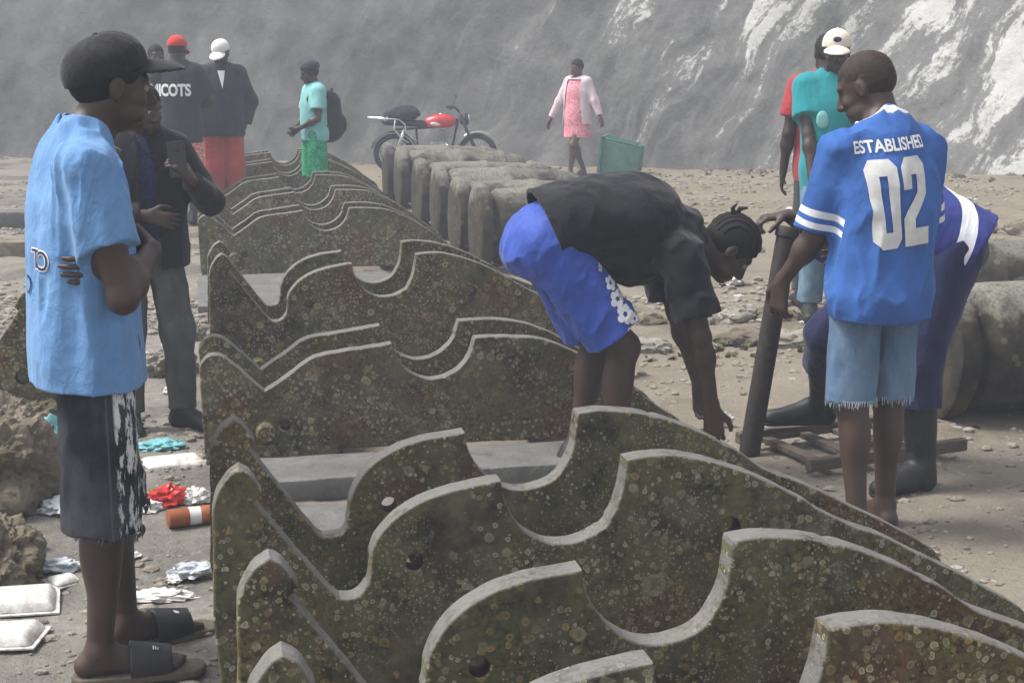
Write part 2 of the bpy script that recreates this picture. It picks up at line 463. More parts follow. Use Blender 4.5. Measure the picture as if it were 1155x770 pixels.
M['cannon'] = m_cannon()
M['pipe'] = m_plain('rusty dark pipe', (.030, .023, .019), .7, .45, 30, .5, .4)
M['wall'] = m_wall()
M['ground'] = m_ground()
M['rock'] = m_rock('mossy limestone', (.075, .058, .038), (.42, .36, .27), .75)
M['rock_pale'] = m_rock('pale limestone', (.24, .22, .18), (.48, .45, .39), .35)
M['gravel'] = m_rock('gravel stone', (.16, .13, .095), (.50, .46, .39), .12)
M['slab'] = m_rock('grey weathered slab', (.09, .088, .08), (.25, .245, .235), .3)
M['wood'] = m_wood('grey brown timber', (.07, .055, .042), (.20, .165, .13))
M['foam'] = m_plain('white foam', (.72, .72, .70), .6, .1, 25, .2)
t = NT('dirty white foam'); v = t.coord(); n_ = t.noise(v, 14, 6, .7)
c_ = t.mix(t.ramp(n_, .42, .72), (.70, .70, .68), (.36, .31, .25)); c_ = t.mix(t.math('MULTIPLY', t.ramp(t.noise(v, 60, 4), .5, .7), .4), c_, (.25, .21, .16)); t.bump(t.noise(v, 30, 5), .5, .008); M['foam_dirty'] = t.fin(c_, .6, 0, .4)
M['paper'] = m_plain('dirty white paper', (.58, .57, .54), .85, .15, 25, .3)
M['redplastic'] = m_plain('red plastic', (.48, .025, .02), .4, .2, 22, .2)
M['orange'] = m_plain('amber plastic bottle', (.26, .085, .03), .3, .2, 22, .1)
M['tealbag'] = m_plain('thin turquoise plastic', (.16, .42, .44), .4, .2, 22, .2)
M['greybag'] = m_plain('thin grey plastic', (.42, .45, .48), .4, .2, 22, .3)
M['binplastic'] = m_plain('green plastic', (.055, .16, .115), .5, .25, 10, .1)
M['bike_red'] = m_plain('red tank paint', (.50, .02, .03), .3, .15, 12, 0, .6)
M['chrome'] = m_plain('chrome steel', (.60, .61, .62), .28, .1, 20, 0, .5, .9)
M['alloy'] = m_plain('cast engine alloy', (.36, .36, .36), .4, .3, 25, .1, .5, .7)
M['rubber'] = m_plain('tyre rubber', (.016, .016, .017), .85, .3, 30, .2)
M['seatvinyl'] = m_plain('black vinyl seat', (.014, .014, .016), .55, .3, 20, .1)
M['silver'] = m_plain('dull silver chain', (.45, .42, .34), .35, .1, 30, 0, .5, .9)

# ------------------------------------------------------ soft-blended solids
A_ = lambda *v: np.array(v, dtype=np.float64)
def nrm(v):
    v = np.asarray(v, float); return v / (np.linalg.norm(v) + 1e-12)

class Blob:
    """signed-distance shapes blended smoothly, then meshed as one surface"""
    def __init__(s): s.p = []; s.disp = None; s.cuts = []; s.open = []
    def cone(s, a, b, r1, r2, k=.02, w=None, flat=1.0, cut=None, sub=False):
        s.p.append(('c', np.asarray(a, float), np.asarray(b, float), r1, r2, k, w, flat, cut, sub)); return s
    def ell(s, c, rad, B=None, k=.02, cut=None, sub=False):
        s.p.append(('e', np.asarray(c, float), np.asarray(rad, float), B, k, cut, sub)); return s
    def _bb(s, p):
        if p[0] == 'c':
            m = max(p[3], p[4]) + p[5] + .03
            return np.minimum(p[1], p[2]) - m, np.maximum(p[1], p[2]) + m
        m = max(p[2]) + p[4] + .03
        return p[1] - m, p[1] + m
    def mesh(s, vox, name, mat, parent=None, attr=None):
        lo = np.min([s._bb(p)[0] for p in s.p if not p[-1]], axis=0); hi = np.max([s._bb(p)[1] for p in s.p if not p[-1]], axis=0)
        n = np.ceil((hi - lo) / vox).astype(int) + 1
        D = np.full(n, .08, dtype=np.float32)
        ax = [(lo[i] + vox * np.arange(n[i])).astype(np.float32) for i in range(3)]
        for p in s.p:
            bl, bh = s._bb(p)
            i0 = np.clip(np.floor((bl - lo) / vox).astype(int), 0, n); i1 = np.clip(np.ceil((bh - lo) / vox).astype(int) + 1, 0, n)
            if np.any(i1 <= i0): continue
            X = ax[0][i0[0]:i1[0]][:, None, None]; Y = ax[1][i0[1]:i1[1]][None, :, None]; Z = ax[2][i0[2]:i1[2]][None, None, :]
            if p[0] == 'c':
                _, a, b, r1, r2, k, w, flat, cut, sub = p
                d = b - a; L2 = max(d @ d, 1e-9)
                t = ((X - a[0]) * d[0] + (Y - a[1]) * d[1] + (Z - a[2]) * d[2]) / np.float32(L2)
                t = np.clip(t, 0, 1)
                qx = X - a[0] - t * d[0]; qy = Y - a[1] - t * d[1]; qz = Z - a[2] - t * d[2]
                q2 = qx * qx + qy * qy + qz * qz
                if w is not None:
                    w = nrm(w); dw = qx * w[0] + qy * w[1] + qz * w[2]
                    q2 = q2 + dw * dw * (1 / flat ** 2 - 1)
                f = np.sqrt(q2) - (r1 + (r2 - r1) * t)
            else:
                _, c, rad, B, k, cut, sub = p
                B = np.eye(3) if B is None else B
                q0 = 0; g = 0
                for i in range(3):
                    e = ((X - c[0]) * B[i][0] + (Y - c[1]) * B[i][1] + (Z - c[2]) * B[i][2]) / np.float32(rad[i])
                    q0 = q0 + e * e; g = g + (e / np.float32(rad[i])) ** 2
                k0 = np.sqrt(q0); f = k0 * (k0 - 1) / (np.sqrt(g) + 1e-4)
            if cut is not None:
                for (cp, cn) in (cut if isinstance(cut, list) else [cut]):
                    cn = nrm(cn)
                    f = np.maximum(f, (X - cp[0]) * cn[0] + (Y - cp[1]) * cn[1] + (Z - cp[2]) * cn[2])
            S = D[i0[0]:i1[0], i0[1]:i1[1], i0[2]:i1[2]]
            if sub:
                f = -f
                h = np.clip(.5 - .5 * (S - f) / k, 0, 1)
                S[...] = S * (1 - h) + f * h + k * h * (1 - h)
            else:
                h = np.clip(.5 + .5 * (S - f) / k, 0, 1)
                S[...] = S * (1 - h) + f * h - k * h * (1 - h)
        if s.disp is not None:
            near = np.argwhere(np.abs(D) < .04)
            P = lo + near * vox
            D[near[:, 0], near[:, 1], near[:, 2]] += s.disp(P).astype(np.float32)
        th = max(.018, 2.0 * vox)
        for (cp, cn, rad, depth) in s.open:                # hollow the cloth near an open end
            cn = nrm(cn); gx_ = ax[0][:, None, None] - np.float32(cp[0]); gy_ = ax[1][None, :, None] - np.float32(cp[1]); gz_ = ax[2][None, None, :] - np.float32(cp[2])
            pl = -(gx_ * np.float32(cn[0]) + gy_ * np.float32(cn[1]) + gz_ * np.float32(cn[2])) - np.float32(depth)
            ball = np.sqrt(gx_ * gx_ + gy_ * gy_ + gz_ * gz_) - np.float32(rad)
            D[...] = np.maximum(D, -np.maximum(np.maximum(D + np.float32(th), pl), ball))
        for (cp, cn) in s.cuts:
            cn = nrm(cn)
            D[...] = np.maximum(D, (ax[0][:, None, None] - cp[0]) * np.float32(cn[0]) + (ax[1][None, :, None] - cp[1]) * np.float32(cn[1]) + (ax[2][None, None, :] - cp[2]) * np.float32(cn[2]))
        D[0] = D[-1] = .05; D[:, 0] = D[:, -1] = .05; D[:, :, 0] = D[:, :, -1] = .05
        V, F = nets(D); V = lo + V * vox
        o = mesh_obj(name, V, F, mat, parent)
        if attr is not None:
            a = o.data.attributes.new('sv', 'FLOAT', 'POINT')
            a.data.foreach_set('value', attr(V).astype(np.float32))
        return o

def nets(D):
    I = D < 0
    c = [I[dx:D.shape[0] - 1 + dx, dy:D.shape[1] - 1 + dy, dz:D.shape[2] - 1 + dz] for dx in (0, 1) for dy in (0, 1) for dz in (0, 1)]
    al = c[0].copy(); an = c[0].copy()
    for q in c[1:]: al &= q; an |= q
    act = an & ~al
    ijk = np.argwhere(act)
    idx = np.full(act.shape, -1, dtype=np.int64); idx[act] = np.arange(len(ijk))
    C8 = [(dx, dy, dz) for dx in (0, 1) for dy in (0, 1) for dz in (0, 1)]
    val = np.stack([D[ijk[:, 0] + a, ijk[:, 1] + b, ijk[:, 2] + d] for a, b, d in C8], 1)
    pos = np.zeros((len(ijk), 3)); cnt = np.zeros(len(ijk))
    for i in range(8):
        for j in range(i + 1, 8):
            df = np.array(C8[j]) - np.array(C8[i])
            if np.abs(df).sum() != 1: continue
            va, vb = val[:, i], val[:, j]
            x = (va < 0) != (vb < 0)
            t = np.where(x, va / np.where(x, va - vb, 1), 0)
            pos += x[:, None] * (np.array(C8[i]) + t[:, None] * df); cnt += x
    V = ijk + pos / cnt[:, None]
    F = []
    for ax in range(3):
        u, v = (ax + 1) % 3, (ax + 2) % 3
        sl0 = [slice(None)] * 3; sl1 = [slice(None)] * 3
        sl0[ax] = slice(0, -1); sl1[ax] = slice(1, None)
        a = I[tuple(sl0)]; b = I[tuple(sl1)]
        e = np.argwhere(a != b)
        e = e[(e[:, u] > 0) & (e[:, v] > 0) & (e[:, u] < act.shape[u]) & (e[:, v] < act.shape[v])]
        s = a[e[:, 0], e[:, 1], e[:, 2]]
        def cell(du, dv):
            q = e.copy(); q[:, u] -= du; q[:, v] -= dv
            return idx[q[:, 0], q[:, 1], q[:, 2]]
        q = np.stack([cell(1, 1), cell(0, 1), cell(0, 0), cell(1, 0)], 1)
        q[~s] = q[~s][:, ::-1]
        F.append(q)
    F = np.concatenate(F); F = F[(F >= 0).all(1)]
    return V, F

# ------------------------------------------------------------------ figures
def ik(a, c, l1, l2, hint):
    """middle joint between a and c for bone lengths l1, l2, bent towards hint"""
    a = np.asarray(a, float); c = np.asarray(c, float)
    d = c - a; L = np.linalg.norm(d); u = d / L
    if L > .995 * (l1 + l2): return a + d * l1 / (l1 + l2)
    x = (l1 * l1 - l2 * l2 + L * L) / (2 * L); h = math.sqrt(max(l1 * l1 - x * x, 0))
    w = np.asarray(hint, float); w = nrm(w - u * (w @ u))
    return a + u * x + w * h

def headbasis(yaw=0, pitch=0, roll=0):
    """yaw left, pitch down, roll to the right, in degrees"""
    m = Matrix.Rotation(R(yaw), 3, 'Z') @ Matrix.Rotation(R(pitch), 3, 'Y') @ Matrix.Rotation(R(roll), 3, 'X')
    m = np.array(m); return np.stack([m[:, 0], m[:, 1], m[:, 2]])   # rows: forward, left, up

def rig(H):
    s = H / 1.75
    J = dict(pel=(0, 0, .95), wai=(0, 0, 1.09), che=(0, 0, 1.27), top=(-.015, 0, 1.415), nb=(-.012, 0, 1.465), head=(.02, 0, 1.632))
    for k, y in (('L', 1), ('R', -1)):
        J.update({'h' + k: (0, .088 * y, .91), 'k' + k: (.02, .10 * y, .50), 'a' + k: (-.02, .105 * y, .085), 't' + k: (.15, .125 * y, .03),
                  's' + k: (-.015, .175 * y, 1.415), 'e' + k: (-.03, .235 * y, 1.125), 'w' + k: (.04, .25 * y, .875)})
    J = {k: np.array(v) * s for k, v in J.items()}
    J['s'] = s; J['B'] = headbasis(); J['LB'] = A_(0, 1, 0)
    J['hand'] = {}
    return J

def add_head(b, J, hair_none=False):
    s = J['s']; B = J['B']; c = J['head']
    P = lambda x, y, z: c + (B[0] * x + B[1] * y + B[2] * z) * s
    E = lambda p, r, k=.012, sub=False: b.ell(P(*p), np.array(r) * s, B, k * s, sub=sub)
    b.cone(J['nb'] - J['up'] * .02 * s, P(-.022, 0, -.06), .060 * s, .056 * s, .03)
    E((-.014, 0, .030), (.100, .076, .088))
    E((.026, 0, -.032), (.068, .060, .078), .03)
    E((.048, 0, -.088), (.040, .040, .026), .03)
    E((.070, 0, -.098), (.018, .022, .014), .016)
    E((.076, 0, .022), (.020, .050, .013), .014)
    for y in (1, -1):
        E((.060, .040 * y, -.034), (.026, .022, .020), .018)
        E((.100, .031 * y, -.002), (.018, .016, .010), .010, True)
        E((-.004, .074 * y, -.012), (.019, .010, .032), .008)
        E((.004, .084 * y, -.012), (.008, .006, .018), .006, True)
        E((.050, .046 * y, -.075), (.030, .016, .020), .02)
    b.cone(P(.090, 0, .006), P(.112, 0, -.036), .009 * s, .013 * s, .012)
    E((.098, 0, -.042), (.016, .022, .010), .008)
    E((.084, 0, -.066), (.018, .026, .008), .006)
    E((.082, 0, -.079), (.017, .023, .008), .006)
    E((.098, 0, -.0725), (.012, .024, .0022), .003, True)

def add_hand(b, w, d, pn, th, s, vox, curl=.5, spread=.10, thumb=.4, k=.005):
    """w wrist, d finger direction, pn palm normal, th thumb side"""
    d = nrm(d); pn = nrm(pn - d * (np.asarray(pn) @ d)); th = nrm(np.asarray(th) - d * (np.asarray(th) @ d) - pn * (np.asarray(th) @ pn))
    fr = max(.0088 * s, .62 * vox)
    kn = w + d * .092 * s
    b.cone(w - d * .01, w + d * .03 * s, .026 * s, .030 * s, .015, pn, .65)
    for y in (.026, .009, -.009, -.026):
        b.cone(w + d * .018 * s + th * y * .6 * s, kn + th * y * s, .017 * s, .0145 * s, .012, pn, .8)
    for i, (y, L) in enumerate(((.029, .074), (.010, .083), (-.010, .078), (-.028, .062))):
        p = kn + th * y * s; ang = curl * .55; L = L * s
        dd = nrm(d + th * (y / .029) * spread)
        for j, fr_ in enumerate((.42, .32, .26)):
            v = dd * math.cos(ang) + pn * math.sin(ang)
            q = p + v * L * fr_
            b.cone(p, q, fr * (1 - .08 * j), fr * (.94 - .1 * j), k)
            p = q; ang += curl * (1.0 if j == 0 else .8)
    p = w + d * .022 * s + th * .026 * s
    v = nrm(th * .75 + d * .75 + pn * thumb * .5); q = p + v * .042 * s
    b.cone(p, q, .0155 * s, .012 * s, .010); v2 = nrm(th * .25 + d + pn * thumb); r = q + v2 * .030 * s
    b.cone(q, r, fr * 1.2, fr * 1.1, .005); v3 = nrm(d + pn * (thumb + .15)); b.cone(r, r + v3 * .024 * s, fr * 1.08, fr * .9, .005)

def spine_w(J, a, b): return np.cross(J[b] - J[a], J['LB'])

def add_torso(b, J, g=0.0, k=.04):
    s = J['s']; fs = J.get('flat', 1.0)
    def c(p, q, r1, r2, fl): b.cone(J[p], J[q], r1 * s + g, r2 * s + g, k, spine_w(J, p, q), fl * fs)
    c('pel', 'wai', .160, .140, .66); c('wai', 'che', .140, .165, .64); c('che', 'top', .165, .115, .62)
    b.cone(J['sL'] * .9 + J['sR'] * .1, J['sR'] * .9 + J['sL'] * .1, .056 * s + g, .056 * s + g, k)
    b.cone(J['top'], J['nb'], .080 * s + g, .062 * s + g, k)
    for h in 'LR': b.ell(J['h' + h] * .8 + J['pel'] * .2 - J['bk'] * -.03 * s, A_(.095, .085, .10) * s + g, None, k)

def build_body(name, J, vox, mat, feet=True, bare=True):
    s = J['s']; b = Blob()
    J['up'] = nrm(J['nb'] - J['che']); J['bk'] = -nrm(np.cross(J['LB'], J['che'] - J['wai']))
    if np.dot(J['bk'], A_(-1, 0, 0)) < 0: J['bk'] = -J['bk']
    add_torso(b, J)
    for k in 'LR':
        h, kn, an, to = J['h' + k], J['k' + k], J['a' + k], J['t' + k]
        b.cone(h, kn, .086 * s, .056 * s, .03); b.cone(kn, an, .053 * s, .034 * s, .03)
        ld = nrm(an - kn); f = nrm(to - an); f = nrm(f - ld * (f @ ld))
        b.ell(kn * .70 + an * .30 - f * .020 * s, A_(.048, .046, .115) * s, None, .03)
        b.ell(kn + f * .018 * s, A_(.036, .038, .042) * s, None, .03)
        ff = nrm(to - an)
        heel = an - A_(0, 0, an[2]) + A_(0, 0, to[2] + .008) - nrm(A_(*ff[:2], 0)) * .035 * s if an[2] - to[2] < .12 else an + ld * .05 * s
        b.cone(an, heel, .034 * s, .030 * s, .02)
        b.cone(an, to, .034 * s, .022 * s, .02); b.cone(heel, to, .030 * s, .026 * s, .02)
        if bare:
            side = nrm(np.cross(A_(0, 0, 1), ff)) * (1 if k == 'L' else -1)
            fd = nrm(to - heel)
            for i, (y, r, L) in enumerate(((-.028, .014, .052), (-.010, .010, .048), (.006, .0095, .043), (.020, .009, .036), (.033, .009, .028))):
                b.cone(to + side * y * s, to + side * y * .95 * s + fd * L * s - A_(0, 0, .006), r * s * 1.25, max(r * s, .6 * vox), .008)
    for k in 'LR':
        sh, e, w = J['s' + k], J['e' + k], J['w' + k]
        b.cone(sh, e, .052 * s, .038 * s, .03); b.cone(e, w, .038 * s, .025 * s, .02)
        u = nrm(e - sh); b.ell(sh * .45 + e * .55, A_(.040, .042, .07) * s, None, .03)
        b.ell(e * .72 + w * .28, A_(.042, .040, .045) * s, None, .03)
        hd = J['hand'].get(k, {})
        d = hd.get('d', nrm(w - e) + A_(.0, 0, -.1)); y = 1 if k == 'L' else -1
        pn = hd.get('pn', A_(-.1, -y, 0)); th = hd.get('th', A_(1, 0, .2))
        add_hand(b, w, A_(*d), A_(*pn), A_(*th), s, vox, hd.get('curl', .45), hd.get('spread', .12), hd.get('thumb', .4), max(.004, vox * .7))
    add_head(b, J)
    return b.mesh(vox, name, mat)

def add_eyes(o, J):
    s = J['s']; B = J['B']; c = J['head']
    for y in (1, -1):
        bm = bmesh.new()
        r = bmesh.ops.create_uvsphere(bm, u_segments=16, v_segments=10, radius=.0105 * s)
        cc = Vector(c + (B[0] * .082 + B[1] * .031 * y + B[2] * -.003) * s); fw = Vector(B[0])
        bmesh.ops.translate(bm, verts=bm.verts, vec=cc)
        for f in bm.faces:
            f.material_index = 1 if (f.calc_center_median() - cc).normalized().dot(fw) > .82 else 0
        bm_obj('eye', bm, [M['eye'], M['iris']], o, True)

def folds(amp, scale=(10, 10, 3.0), off=0.0, rot=None, fine=.35):
    sc = np.array(scale, float)
    def f(P):
        Q = P if rot is None else P @ rot
        n = fbm(Q * sc, 2, off); r = (1 - np.abs(2 * n - 1) * 1.9) ; r = np.sign(r) * np.abs(r) ** 1.3
        m = fbm(P * 22, 2, off + 5)
        return -(amp * (r - .45)) - amp * fine * (m - .5)
    return f

def shirt(o, J, vox, mat, hem, hemr, flat=.72, loose=.022, sleeve=.55, sl_r=(.075, .085), amp=.006, neck=.074, name='shirt', sv=None, fold=None, neck_dir=None, hemn=None, drop=None, hemw=None):
    s = J['s']; b = Blob()
    add_torso(b, J, loose, .05)
    hem = A_(*hem); ax = nrm(hem - J['wai'])
    w = hemw if hemw is not None else np.cross(ax, J['LB'])
    b.cone(J['che'], hem, .165 * s + loose, hemr, .05, w, flat)
    if drop is not None: b.cone(J['che'], A_(*drop[0]), .12, drop[1], .07)
    b.p = [p for p in b.p]
    for k in 'LR':
        sh, e, wr = J['s' + k], J['e' + k], J['w' + k]
        if sleeve <= 1:
            end = sh + (e - sh) * sleeve; u = nrm(e - sh)
            b.cone(sh, end + u * .05, sl_r[0] * s, sl_r[1] * s, .045, cut=(end, u))
        else:
            b.cone(sh, e, sl_r[0] * s, sl_r[1] * s, .045)
            end = e + (wr - e) * (sleeve - 1); u = nrm(wr - e)
            b.cone(e, end + u * .05, sl_r[1] * s, sl_r[1] * .78 * s, .03, cut=(end, u))
    # the neck opening and the hollow hems
    nd = nrm(neck_dir if neck_dir is not None else J['up'])
    b.cone(J['nb'] - nd * .012, J['nb'] + nd * .22, neck * s, neck * 1.2 * s, .018, sub=True)
    for k in 'LR':
        if sleeve <= 1:
            sh, e = J['s' + k], J['e' + k]; u = nrm(e - sh); end = sh + (e - sh) * sleeve
            b.open.append((end, u, sl_r[1] * s + .03, .05))
    n = nrm(hemn if hemn is not None else ax)
    b.open.append((hem, n, hemr + .12, .06))
    b.disp = fold or folds(amp, off=random.random() * 20)
    b.cuts = [(hem, n)]
    return b.mesh(vox, name, mat, o, sv)

def legwear(o, J, vox, mat, end=.8, r=(.108, .112), amp=.006, name='shorts', top=None, g=.022, fold=None, r2=.072, cutz=None):
    """end <= 1: a fraction of the thigh; above 1: on down the shin"""
    s = J['s']; b = Blob()
    b.cone(J['pel'] + (J['wai'] - J['pel']) * (.75 if top is None else top), J['pel'], .150 * s + g * .7, .160 * s + g, .05, spine_w(J, 'pel', 'wai'), .70)
    cav = []
    for k in 'LR':
        h, kn, an = J['h' + k], J['k' + k], J['a' + k]
        b.ell(h * .8 + J['pel'] * .2, A_(.10, .09, .11) * s + g, None, .05)
        if end <= 1:
            e = h + (kn - h) * end; u = nrm(kn - h); cn = u if cutz is None else A_(0, 0, -1)
            cp = e if cutz is None else A_(e[0], e[1], cutz)
            b.cone(h, e + u * .14, r[0] * s, r[1] * s, .012, cut=(cp, cn)); cav.append((e, u, r[1] * s))
        else:
            e = kn + (an - kn) * (end - 1); u = nrm(an - kn)
            if end < 1.3:
                b.cone(h, e + u * .14, r[0] * s, r[1] * s, .012, cut=(e, u)); cav.append((e, u, r[1] * s))
            else:
                b.cone(h, kn, r[0] * s, r[1] * s, .015)
                b.cone(kn, e + u * .06, r[1] * s, r2 * s, .03, cut=(e, u)); cav.append((e, u, r2 * s))
    for e, u, rr in cav:
        b.open.append((e, u, rr + .03, .05))
    b.disp = fold or folds(amp, off=random.random() * 20)
    return b.mesh(vox, name, mat, o)

def shoes(o, J, vox, mat, sole_mat=None, boot=0.0):
    s = J['s']
    for k in 'LR':
        an, to = J['a' + k], J['t' + k]; b = Blob()
        f = nrm(to - an); fh = nrm(A_(f[0], f[1], 0)) if abs(an[2] - to[2]) < .12 else f
        if abs(an[2] - to[2]) < .12:
            heel = A_(an[0], an[1], to[2] + .012) - fh * .03 * s; dn = A_(0, 0, -1)
        else:
            heel = an + nrm(an - J['k' + k]) * .06; dn = nrm(nrm(an - J['k' + k]) * .8)
        tip = to + fh * .035 * s
        b.cone(heel, tip, .040 * s, .036 * s, .02); b.cone(an + (J['k' + k] - an) * (.08 + boot), heel, .074 * s if boot else .043 * s, .050 * s if boot else .045 * s, .03)
        b.cone(an, to, .046 * s, .034 * s, .03)
        b.disp = folds(.003, (16, 16, 16), 3)
        sole_p = A_(*to) + dn * .022
        if abs(an[2] - to[2]) < .12: b.cuts = [(A_(0, 0, max(to[2] - .026, .002)), (0, 0, -1))]
        sh = b.mesh(vox, 'boot' if boot else 'shoe', mat, o)
        if sole_mat is not None and abs(an[2] - to[2]) < .12:
            b2 = Blob(); b2.cone(heel, tip, .043 * s, .040 * s, .02)
            b2.cuts = [(A_(0, 0, to[2] - .012), (0, 0, 1)), (A_(0, 0, max(to[2] - .029, .001)), (0, 0, -1))]
            b2.mesh(vox * .8, 'sole', sole_mat, sh)

def cap(o, J, vox, mat, visor=True, tilt=0, lift=0.0):
    s = J['s']; B = headbasis(0, tilt) @ J['B'] if tilt else J['B']; c = J['head']
    P = lambda x, y, z: c + (B[0] * x + B[1] * y + B[2] * z) * s
    b = Blob()
    b.ell(P(-.012, 0, .036 + lift), A_(.112, .089, .094) * s, B, .02)
    b.ell(P(.03, 0, .060 + lift), A_(.075, .07, .070) * s, B, .03)
    pl = P(.0, 0, .022 + lift); b.cuts = [(pl, -B[2] + B[0] * .10)]
    def dsp(p):
        q = p - c; x = q @ B[0]; y = q @ B[1]
        a = np.arctan2(y, x + .012) * 3
        return .0025 * np.exp(-(np.sin(a) / .12) ** 2) - .0015 * (fbm(p * 40, 2) - .5)
    b.disp = dsp
    b.ell(P(-.014, 0, -.02 + lift), A_(.100, .078, .060) * s, B, .006, sub=True)
    cp = b.mesh(vox, 'cap', mat, o)
    bt = Blob(); bt.ell(P(-.008, 0, .132 + lift), A_(.009, .009, .006) * s, B, .003); bt.mesh(.0035, 'cap_button', mat, cp)
    if visor:
        v = Blob(); v.ell(P(.112, 0, .034 + lift), A_(.098, .080, .009) * s, B, .01)
        v.disp = lambda p: .0 * p[:, 0]
        vo = v.mesh(min(vox, .005), 'visor', mat, cp)
        V = np.empty(len(vo.data.vertices) * 3, np.float32); vo.data.vertices.foreach_get('co', V); V = V.reshape(-1, 3)
        q = (V - c) @ B.T / s
        q[:, 2] -= 4.2 * q[:, 1] ** 2 + .9 * np.maximum(q[:, 0] - .09, 0) ** 2 * 3
        vo.data.vertices.foreach_set('co', (c + (q * s) @ B).astype(np.float32).ravel())
    return cp

def buzz(o, J, vox, mat, extra=.0):
    s = J['s']; B = J['B']; c = J['head']; b = Blob()
    P = lambda x, y, z: c + (B[0] * x + B[1] * y + B[2] * z) * s
    b.ell(P(-.014, 0, .031), (A_(.1035, .0795, .0915) + extra) * s, B, .01)
    b.ell(P(-.042, 0, -.006), (A_(.068, .066, .056) + extra) * s, B, .02)
    b.disp = lambda p: .003 * (fbm(p * 90, 2) - .5)
    # hairline: from the brow down in front of and behind the ears
    b.ell(P(.095, 0, -.055), A_(.075, .12, .105) * s, B, .008, sub=True)
    for y in (1, -1): b.ell(P(.0, .085 * y, -.03), A_(.030, .03, .046) * s, B, .006, sub=True)
    return b.mesh(vox, 'hair', mat, o)

def lettering(parent, text=None, polys=None, size=.1, origin=(0, 0, 0), right=(1, 0, 0), up=(0, 0, 1), nin=(0, 1, 0), mat=None, off=.003, name='lettering', bold=.0, xs=1.0, skew=0.0):
    """flat letters laid on to the curved cloth of parent, along nin"""
    if text is not None:
        cu = bpy.data.curves.new(name, 'FONT'); cu.body = text; cu.size = size; cu.align_x = 'CENTER'; cu.align_y = 'CENTER'; cu.offset = bold
    else:
        cu = bpy.data.curves.new(name, 'CURVE'); cu.dimensions = '2D'; cu.fill_mode = 'BOTH'
        for pl in polys:
            sp = cu.splines.new('POLY'); sp.points.add(len(pl) - 1); sp.use_cyclic_u = True
            for i, (x, y) in enumerate(pl): sp.points[i].co = (x * size, y * size, 0, 1)
    tmp = bpy.data.objects.new('tmp', cu); COL.objects.link(tmp)
    dg = bpy.context.evaluated_depsgraph_get(); me = bpy.data.meshes.new_from_object(tmp.evaluated_get(dg))
    bpy.data.objects.remove(tmp); bpy.data.curves.remove(cu)
    bm = bmesh.new(); bm.from_mesh(me); bpy.data.meshes.remove(me)
    bmesh.ops.remove_doubles(bm, verts=bm.verts, dist=1e-5)
    lim = max(min(size * .10, .014), .008)
    for _ in range(4):
        es = [e for e in bm.edges if e.calc_length() > lim]
        if not es: break
        bmesh.ops.subdivide_edges(bm, edges=es, cuts=1, use_grid_fill=False)
        bmesh.ops.triangulate(bm, faces=bm.faces)
    pm = parent.data
    bvh = BVHTree.FromPolygons([v.co for v in pm.vertices], [tuple(p.vertices) for p in pm.polygons])
    O = Vector(origin); r = Vector(right).normalized(); u = Vector(up).normalized(); n = Vector(nin).normalized()
    for v in bm.verts:
        x = v.co.x * xs + skew * v.co.y
        st = O + r * x + u * v.co.y - n * .4
        hit = bvh.ray_cast(st, n)
        if hit[0] is None: v.co = O + r * x + u * v.co.y
        else: v.co = hit[0] - n * off
    bmesh.ops.recalc_face_normals(bm, faces=bm.faces)
    return bm_obj(name, bm, mat, parent, True)

def fringe(o, J, vox, mat, centre, u, rad, n=60, L=.022, flat=(1, 1)):
    """loose threads hanging at a cut hem"""
    bm = bmesh.new(); u = nrm(u); a = nrm(np.cross(u, A_(0, 1, .1))); c = np.cross(u, a)
    for i in range(n):
        t = 2 * math.pi * (i + random.random() * .7) / n; rr = rad * random.uniform(.94, 1.01)
        p = centre + a * math.cos(t) * rr * flat[0] + c * math.sin(t) * rr * flat[1]
        l = L * random.uniform(.3, 1.2); w = A_(random.uniform(-1, 1), random.uniform(-1, 1), 0) * .007
        add_tube(bm, [p - u * .008, p + u * l * .5 + w * .5, p + u * l + w], [.0022, .0016, .0008], 4)
    return bm_obj('frayed_hem', bm, mat, o)

def place(o, loc, rz, label, group=None):
    o.location = loc; o.rotation_euler = (0, 0, R(rz))
    return tag(o, label, 'person', group)

# =================================================================== PEOPLE
VN = .0055      # near figures
# ---- man in the blue tee at the left, arms folded
J = rig(1.69); s = J['s']
J.update(head=A_(.068, 0, 1.562), nb=A_(-.002, 0, 1.420), top=A_(-.022, 0, 1.375), che=A_(-.03, 0, 1.24), wai=A_(-.02, 0, 1.06), pel=A_(-.02, 0, .92))
J['B'] = headbasis(4, 5); J['flat'] = .84
J.update(sR=A_(-.03, -.178, 1.365), sL=A_(-.01, .178, 1.370), eR=A_(.03, -.238, 1.045), eL=A_(.12, .225, 1.085), wR=A_(.150, -.01, 1.135), wL=A_(.055, -.165, 1.115))
J['hand'] = {'R': dict(d=(-.25, .9, .0), pn=(-.9, -.2, -.1), th=(0, 0, 1), curl=.6), 'L': dict(d=(-.92, -.22, -.02), pn=(.25, .9, .1), th=(0, 0, 1), curl=.3, spread=.04)}
J.update(aR=A_(-.05, -.10, .085), tR=A_(.11, -.125, .042), kR=A_(-.01, -.10, .48), aL=A_(.055, .095, .085), tL=A_(.21, .125, .042), kL=A_(.035, .095, .48), hR=A_(-.02, -.088, .88), hL=A_(-.01, .088, .88))
o = build_body('person', J, .005, M['skin'])
place(o, (-.285, 4.13, 0), 13, 'standing person in washed blue t-shirt, black cap and dark denim shorts with arms folded')
add_eyes(o, J)
sh = shirt(o, J, VN, M['blue_tee'], (-.032, 0, .797), .205, .72, .013, .61, (.066, .076), .009, fold=folds(.021, (11, 11, 2.2), 4.0))
lettering(sh, 'TO', size=.070, origin=(-.165, -.10, 1.13), right=(.45, -.89, 0), nin=(.89, .45, 0), mat=M['dark_print'], bold=.0, off=.004)
